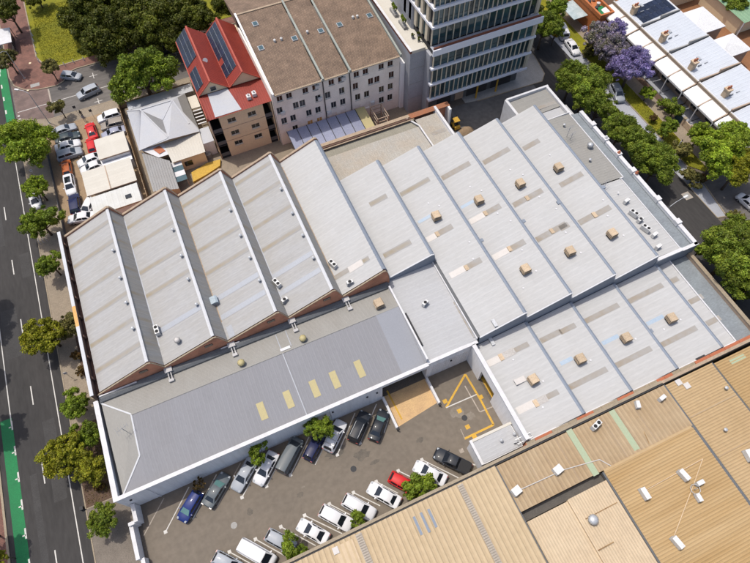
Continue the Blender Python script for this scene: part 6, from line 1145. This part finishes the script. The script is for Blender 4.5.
T(623, 36, 4.5, 3.5, 'gold', 'small golden shrub under the verandah edge', 'garden shrubs', 'shrub', 'S'); T(647, 94, 9, 1.8, 'bright', 'rounded light green shrub at the verandah step', 'garden shrubs', 'shrub', 'S'); T(675, 109, 11, 2.4, 'mid', 'rounded dark green shrub by the teal gate', 'garden shrubs', 'shrub', 'S'); T(669, 127, 11, 3, 'green', 'loose green tree on the verge', 'side street trees'); T(700, 135, 15, 4, 'bright', 'yellow green tree in front of the near terrace', 'side street trees')
T(683, 150, 12, 2.5, 'olive', 'olive shrub on the grass verge', 'garden shrubs', 'shrub', 'S'); T(694, 178, 12, 1.5, 'olive', 'olive brown shrub at the end of the verge', 'garden shrubs', 'shrub', 'S', 1.2); T(703, 179, 6, 1.2, 'rust', 'small ochre shrub at the verge tip', 'garden shrubs', 'shrub', 'S')
T(722, 152, 29, 6.5, 'bright', 'large yellow green tree in front of the near terraces', 'side street trees'); T(742, 165, 22, 6.5, 'yellow', 'yellow green tree at the right edge by the terraces', 'side street trees'); T(740, 135, 18, 6, 'bright', 'upper tree of the clump hiding the last terrace', 'side street trees')
T(729, 258, 34, 6.0, 'mid', 'large dense green tree beside the south hall gutter', 'side street trees'); T(753, 285, 26, 5.5, 'mid', 'dense green tree at the right edge below the large one', 'side street trees'); T(700, 250, 8, 3, 'green', 'small green tree at the corner of the street parapet', 'side street trees'); T(741, 228, 16, 4, 'mid', 'green tree right of the street junction', 'side street trees'); T(734, 216, 9, 1.4, 'olive', 'low olive shrub at the junction kerb', 'garden shrubs', 'shrub', 'S')
T(653, 118, 5, 1, 'rust', 'brown shrub below the garden wall', 'garden shrubs', 'shrub', 'S'); T(590, 50, 9, 1.2, 'olive', 'tan green shrub by the white kerbside sedan', 'garden shrubs', 'shrub', 'S', 1.3); T(662, 103, 6, 1.2, 'green', 'small green shrub inside the garden wall', 'garden shrubs', 'shrub', 'S'); T(735, 2, 12, 4, 'mid', 'green tree at the top right corner', 'side street trees')
# car park
T(*c2(360, 212), 12.5, 3.4, 'green', 'small tree overhanging the white sedan at the wall', 'car park trees', 'car_park_tree', 'S', 1.2); T(319.5, 428.5, 15, 4.2, 'green', 'round tree between the navy car and the rack topped four wheel drive', 'car park trees', 'car_park_tree'); T(*c1(595, 85), 6, 1.8, 'rust', 'bare brown shrub at the wall by the blue hatchback', 'car park trees', 'shrub', 'F')
T(*c5(510, 383), 15, 3.0, 'green', 'feathery green bush over the small silver hatchback', 'car park trees', 'car_park_tree', 'S', 1.15); T(*c6(300, 410), 9.5, 2.5, 'green', 'small feathery bush between two white wagons', 'car park trees', 'car_park_tree', 'S'); T(*c6(610, 245), 18, 3.2, 'green', 'feathery green bush hiding the red hatchback', 'car park trees', 'car_park_tree', 'S', 1.15)
# planters on the podium terrace
for px, py, l in ((370+225/9.386, 85/9.386, 'slim green hedge plant on the podium terrace, upper one'), (370+310/9.386, 200/9.386, 'slim green hedge plant on the podium terrace, lower one')):
    p = at(px, py, 14.6); t = thing('terrace_hedge', l, 'hedge', (p.x, p.y, 13.7), 'terrace hedges'); o = sub('foliage', CR['S'][0][0], t, (0, 0, 1.5), None, LEAF['green'], (.35, .8, .95)); MB().box(p.x-.35, p.x+.35, p.y-1.2, p.y+1.2, 13.7, 14.25).build('planter', m_conc, t)
for k, (a, b) in enumerate(((400, 330), (455, 320), (460, 370))):
    p = at(370+a/9.386, b/9.386, 14.2); t = thing('potted_plant', ('potted plant by the lift shaft on the terrace', 'potted plant nearest the tower on the terrace', 'potted plant at the terrace corner')[k], 'plant', (p.x, p.y, 13.7), 'terrace pots'); MB().tube([(p.x, p.y, 13.7), (p.x, p.y, 14.1)], [.2, .28], 10).build('pot', m_conc, t); sub('foliage', CR['S'][k % 3][0], t, (0, 0, .7), None, LEAF['dark'], (.3, .3, .3))
# grass tufts on the lawn and verge
def tufts(name, poly_fn, n, label, z):
    g = np.random.default_rng(5); b = MB(); c = 0
    for _ in range(n):
        x, y = poly_fn(g); a = g.random()*6.28; h = .04+.06*g.random(); w_ = .1; dx, dy = math.cos(a)*w_, math.sin(a)*w_; b.v += [(x-dx, y-dy, z), (x+dx, y+dy, z), (x+dx*.3+dy*.4, y+dy*.3, z+h)]; i = len(b.v); b.f.append((i-3, i-2, i-1))
    o = b.build(name, mat('grass_blade', (.18, .165, .008, 1), (.13, .13, .008, 1), scale=.4, rough=.9, amount=.9, fine=.1), kind='stuff'); o['label'] = label; o['category'] = 'grass'
tufts('grass', lambda g: (-25.0+8.6*g.random(), 117+21*g.random()), 9000, 'short yellow green grass on the corner lawn', .155)
tufts('grass', lambda g: (79.3+2.6*g.random(), 40+30*g.random()), 4000, 'yellow green grass on the verge in front of the terraces', .105)
tufts('leaf_litter', lambda g: (-31.8+5.2*g.random(), 25.8+11*g.random()), 3000, 'brown leaf litter and twigs in the garden bed', .135)
# ------------------------------------------------------------------ street furniture
def lamp(foot, head_dir, H_, label, arm=2.2):
    t = thing('street_lamp', label, 'street lamp', (foot[0], foot[1], .1), 'street lamps'); p = Vector((foot[0], foot[1], .1)); d = Vector((*head_dir, 0)).normalized()
    MB().tube([p, p+Vector((0, 0, H_*.5)), p+Vector((0, 0, H_-.6))], [.11, .09, .06], 8).build('pole', m_metal, t); MB().tube([p+Vector((0, 0, H_-.6)), p+d*arm*.4+Vector((0, 0, H_-.1)), p+d*arm+Vector((0, 0, H_))], [.05, .045, .04], 8).build('arm', m_metal, t)
    h = p+d*arm+Vector((0, 0, H_)); MB().bar(h-d*.1, h+d*.75, .32, .14).build('lamp_head', m_ac, t); MB().box(p.x-.2, p.x+.2, p.y-.2, p.y+.2, 0, .14).build('base_plate', m_conc, t)
f = at(195/s, 485/s, .1); hd = at(68/s, 352/s, 8.2); lamp((f.x, f.y), (hd.x-f.x, hd.y-f.y), 8, 'tall grey street lamp at the corner of the car yard', 1.7)
f = at(12.5+12, 62+16, .1); lamp((f.x, f.y), (-.6, -.4), 7, 'grey street lamp standing on the red paving', 1.4)
f = at(560+424/s, 140+268/s, 6.5); lamp((64.6, f.y), (1, .1), 7.2, 'grey street lamp arching from behind the street parapet', 2.6)
# bus shelter
c = [at(a/s, b/s, 2.7) for a, b in ((-10, 115), (38, 108), (46, 165), (-6, 178))]; BS = thing('bus_shelter', 'white roofed bus shelter on the footpath at the left edge', 'bus shelter', (c[0].x, c[0].y, .1))
MB().prism([(p.x, p.y) for p in reversed(c)], 2.6, 2.72).build('roof', m_white, BS); mid = (c[1]+c[2])/2
for k, p in enumerate(c): MB().box(p.x*.97+mid.x*.03-.05, p.x*.97+mid.x*.03+.05, p.y*.97+mid.y*.03-.05, p.y*.97+mid.y*.03+.05, .1, 2.6).build('post', m_dark, BS)
MB().bar((c[1].x-.3, c[1].y-.6, 1.3), (c[2].x-.3, c[2].y+.6, 1.3), .05, 1.8).build('back_panel', m_glass, BS); MB().bar((c[1].x-.8, c[1].y-.8, .5), (c[2].x-.8, c[2].y+.8, .5), .4, .06).build('bench', m_party, BS)
# white bollards round the lawn
bo = MB().tube([(0, 0, 0), (0, 0, .75)], .09, 8).mesh('post', m_white); bt = MB().tube([(0, 0, .75), (0, 0, .9)], [.1, .03], 8).mesh('cap', m_white)
L = [(243, 262), (252, 303), (262, 348), (272, 395), (280, 435), (292, 462), (410, 492), (483, 484), (552, 463), (628, 445)]
for k, (a, b) in enumerate(L):
    p = at(a/7.5, b/7.5, .4); t = thing('bollard', f'{ORD[k]} white bollard around the lawn edge, counted from the top', 'bollard', (p.x, p.y, .12), 'bollards round the lawn'); sub('post', bo, t); sub('cap', bt, t)
p = at(405/7.5, 465/7.5, .6); t = thing('litter_bin', 'teal green litter bin at the lawn corner', 'bin', (p.x, p.y, .12)); MB().tube([(p.x, p.y, .12), (p.x, p.y, 1.0)], .32, 12).build('body', mat('bin_teal', (.03, .13, .11, 1), None, rough=.5), t); MB().tube([(p.x, p.y, 1.0), (p.x, p.y, 1.15)], [.34, .15], 12).build('lid', m_dark, t)
for k, (px, py, sx, sy, l) in enumerate(((35, 85, .5, 1.0, 'flat concrete slab set in the red paving corner'),)):
    p = at(px, py, .12); tag(MB().box(p.x-.9, p.x+.9, p.y-.5, p.y+.5, .12, .135).build('kerb_ramp', m_conc), l, 'ramp')
for px, py, l in ((28, 92-2, 'small pit lid on the red paving, lower one'), (30, 63, 'small pit lid on the red paving, upper one')):
    p = at(px, py, .12); tag(MB().tube([(p.x, p.y, .11), (p.x, p.y, .135)], .25, 12).build('pit_lid', m_cream), l, 'pit lid')
# sign post group and benches on the left footpath
def sign(px, py, label, m, w_=.5, h=.6, H_=2.4):
    p = at(px, py, .12); t = thing('street_sign', label, 'sign', (p.x, p.y, .12), 'street signs'); MB().tube([p, p+Vector((0, 0, H_))], .035, 6).build('post', m_metal, t); MB().box(p.x-w_/2, p.x+w_/2, p.y-.03, p.y-.005, H_-h+.1, H_+.1).build('plate', m, t); MB().box(p.x-w_/2+.05, p.x+w_/2-.05, p.y-.036, p.y-.03, H_-h*.5+.05, H_-h*.5+.14).build('stripe', m_dark, t)
sign(79, 115, 'dark sign post on the cross street footpath, left one', m_dark); sign(95, 118.5, 'dark sign post on the cross street footpath, right one', m_dark); sign(72, 378, 'white round topped sign near the garden bed', m_white); sign(37, 178, 'white sign under the small street tree', m_white)
p = at(61, 332, .8); t = thing('bench_shelter', 'pale blue table under the yellow green street tree', 'table', (p.x, p.y, .12)); MB().box(p.x-.8, p.x+.8, p.y-.5, p.y+.5, .8, .86).build('top', m_blue, t); MB().box(p.x-.6, p.x+.6, p.y-.08, p.y+.08, .12, .8).build('leg', m_metal, t)
for k, (px, py) in enumerate(((44, 241), (46, 276))):
    p = at(px, py, .1); t = thing('bike_rack', ('white bike rack below the rounded green tree', 'white bike rack beside the factory corner tree')[k], 'bike rack', (p.x, p.y, .12), 'bike racks')
    for dx in (-.6, 0, .6): MB().tube([(p.x+dx, p.y-.4, .1), (p.x+dx, p.y-.4, .85), (p.x+dx, p.y+.4, .85), (p.x+dx, p.y+.4, .1)], .04, 6).build('hoop', m_white, t)
p = at(81.5, 508.5, .4); t = thing('rubbish_bin', 'dark bin standing on the road edge', 'bin', (p.x, p.y, 0)); MB().box(p.x-.2, p.x+.2, p.y-.22, p.y+.22, .0, .5).build('body', m_dark, t); MB().box(p.x-.22, p.x+.22, p.y-.24, p.y+.24, .5, .55).build('lid', m_dark, t)
# people
def person(px, py, label, shirt, legs, zg=.12, face=0.0, step=.18):
    p = at(px, py, zg+.9); p.z = zg; me = bpy.data.meshes.new('person'); J = [(0, 0, .95), (0, 0, 1.2), (0, 0, 1.42), (0, 0, 1.5), (0, 0, 1.66), (0, 0, 1.76), (.19, 0, 1.4), (.24, .05, 1.12), (.23, .16, .88), (-.19, 0, 1.4), (-.24, -.03, 1.12), (-.23, .05, .86), (.09, 0, .9), (.1, step*.6, .5), (.1, step*.4, .08), (.1, step+.1, .04), (-.09, 0, .9), (-.1, -step*.2, .5), (-.1, -step, .1), (-.1, -step+.14, .04)]
    Ed = [(0, 1), (1, 2), (2, 3), (3, 4), (4, 5), (2, 6), (6, 7), (7, 8), (2, 9), (9, 10), (10, 11), (0, 12), (12, 13), (13, 14), (14, 15), (0, 16), (16, 17), (17, 18), (18, 19)]
    Rr = [.15, .15, .14, .06, .10, .07, .075, .055, .04, .075, .055, .04, .1, .075, .05, .04, .1, .075, .05, .04]; me.from_pydata(J, Ed, []); o = bpy.data.objects.new('person', me); COL.objects.link(o); o.location = p; o.rotation_euler.z = face; me.materials.append(shirt)
    sk = o.modifiers.new('skin', 'SKIN')
    for k, r_ in enumerate(Rr): me.skin_vertices[0].data[k].radius = (r_, r_*.8)
    me.skin_vertices[0].data[0].use_root = True; ss = o.modifiers.new('sub', 'SUBSURF'); ss.levels = 1; ss.render_levels = 1; tag(o, label, 'person'); OFF[o] = p
    MB().tube([(p.x, p.y, p.z+1.6), (p.x, p.y, p.z+1.72), (p.x, p.y, p.z+1.8)], [.115, .12, .05], 10).build('hair', m_black, o); return o
person(81, 113.5, 'person in dark clothes walking on the cross street footpath', m_dark, m_dark); person(680.5, 143, 'person in a white shirt on the terrace footpath', m_white, m_dark); person(83.5, 118, 'person in grey clothes by the car yard entrance', m_acd, m_dark)
# bins behind the factory, pallets in the loading court
for k, (px, py) in enumerate(((487.5, 351.5),)):
    pass

# repairs and stains in the asphalt
m_pd = mat('asphalt_patch_dark', (.095, .085, .072, 1), (.14, .12, .097, 1), scale=.8, rough=.95, spec=.15, amount=.9, fine=.1); m_pl = mat('asphalt_patch_light', (.20, .175, .145, 1), (.15, .13, .105, 1), scale=.9, rough=.95, spec=.15, amount=.9, fine=.1); m_pr = mat('road_patch', (.058, .056, .055, 1), (.044, .042, .041, 1), scale=.5, rough=.95, spec=.15, amount=.8, fine=.12)
def blob(px, py, rx, ry, m, z, seed, n=18):
    c = at(px, py); r_ = random.Random(seed); structure('asphalt_patch', MB().poly([(c.x+rx*(.7+.5*r_.random())*math.cos(k*2*math.pi/n), c.y+ry*(.7+.5*r_.random())*math.sin(k*2*math.pi/n), z) for k in range(n)]), m)
blob(336, 452, 1.5, .9, m_pd, .0055, 1); blob(362, 455, 1.1, .8, m_pd, .0055, 2); blob(457, 412, 1.1, .9, m_pl, .0055, 3); blob(470, 416, .8, .6, m_pl, .0057, 4); blob(300, 495, .5, .35, m_pd, .0055, 5); blob(250, 512, .4, .5, m_pd, .0055, 6); blob(420, 440, .6, .4, m_pd, .0055, 7); blob(303, 487, .3, .12, m_pl, .0057, 8); blob(375, 462, .8, .3, m_pd, .0055, 9); blob(410, 415, .8, .5, m_pd, .0055, 10)
for x0, x1, y0, y1 in ((-39.6, -37.2, 52, 61), (-35.9, -34.2, 28, 40), (-38.9, -37.4, 74, 86), (-35.5, -34.0, 66, 71), (-38.5, -37.6, 21, 33)): structure('asphalt_patch', MB().poly([(x0, y0, .002), (x1, y0, .002), (x1, y1, .002), (x0, y1, .002)]), m_pr)
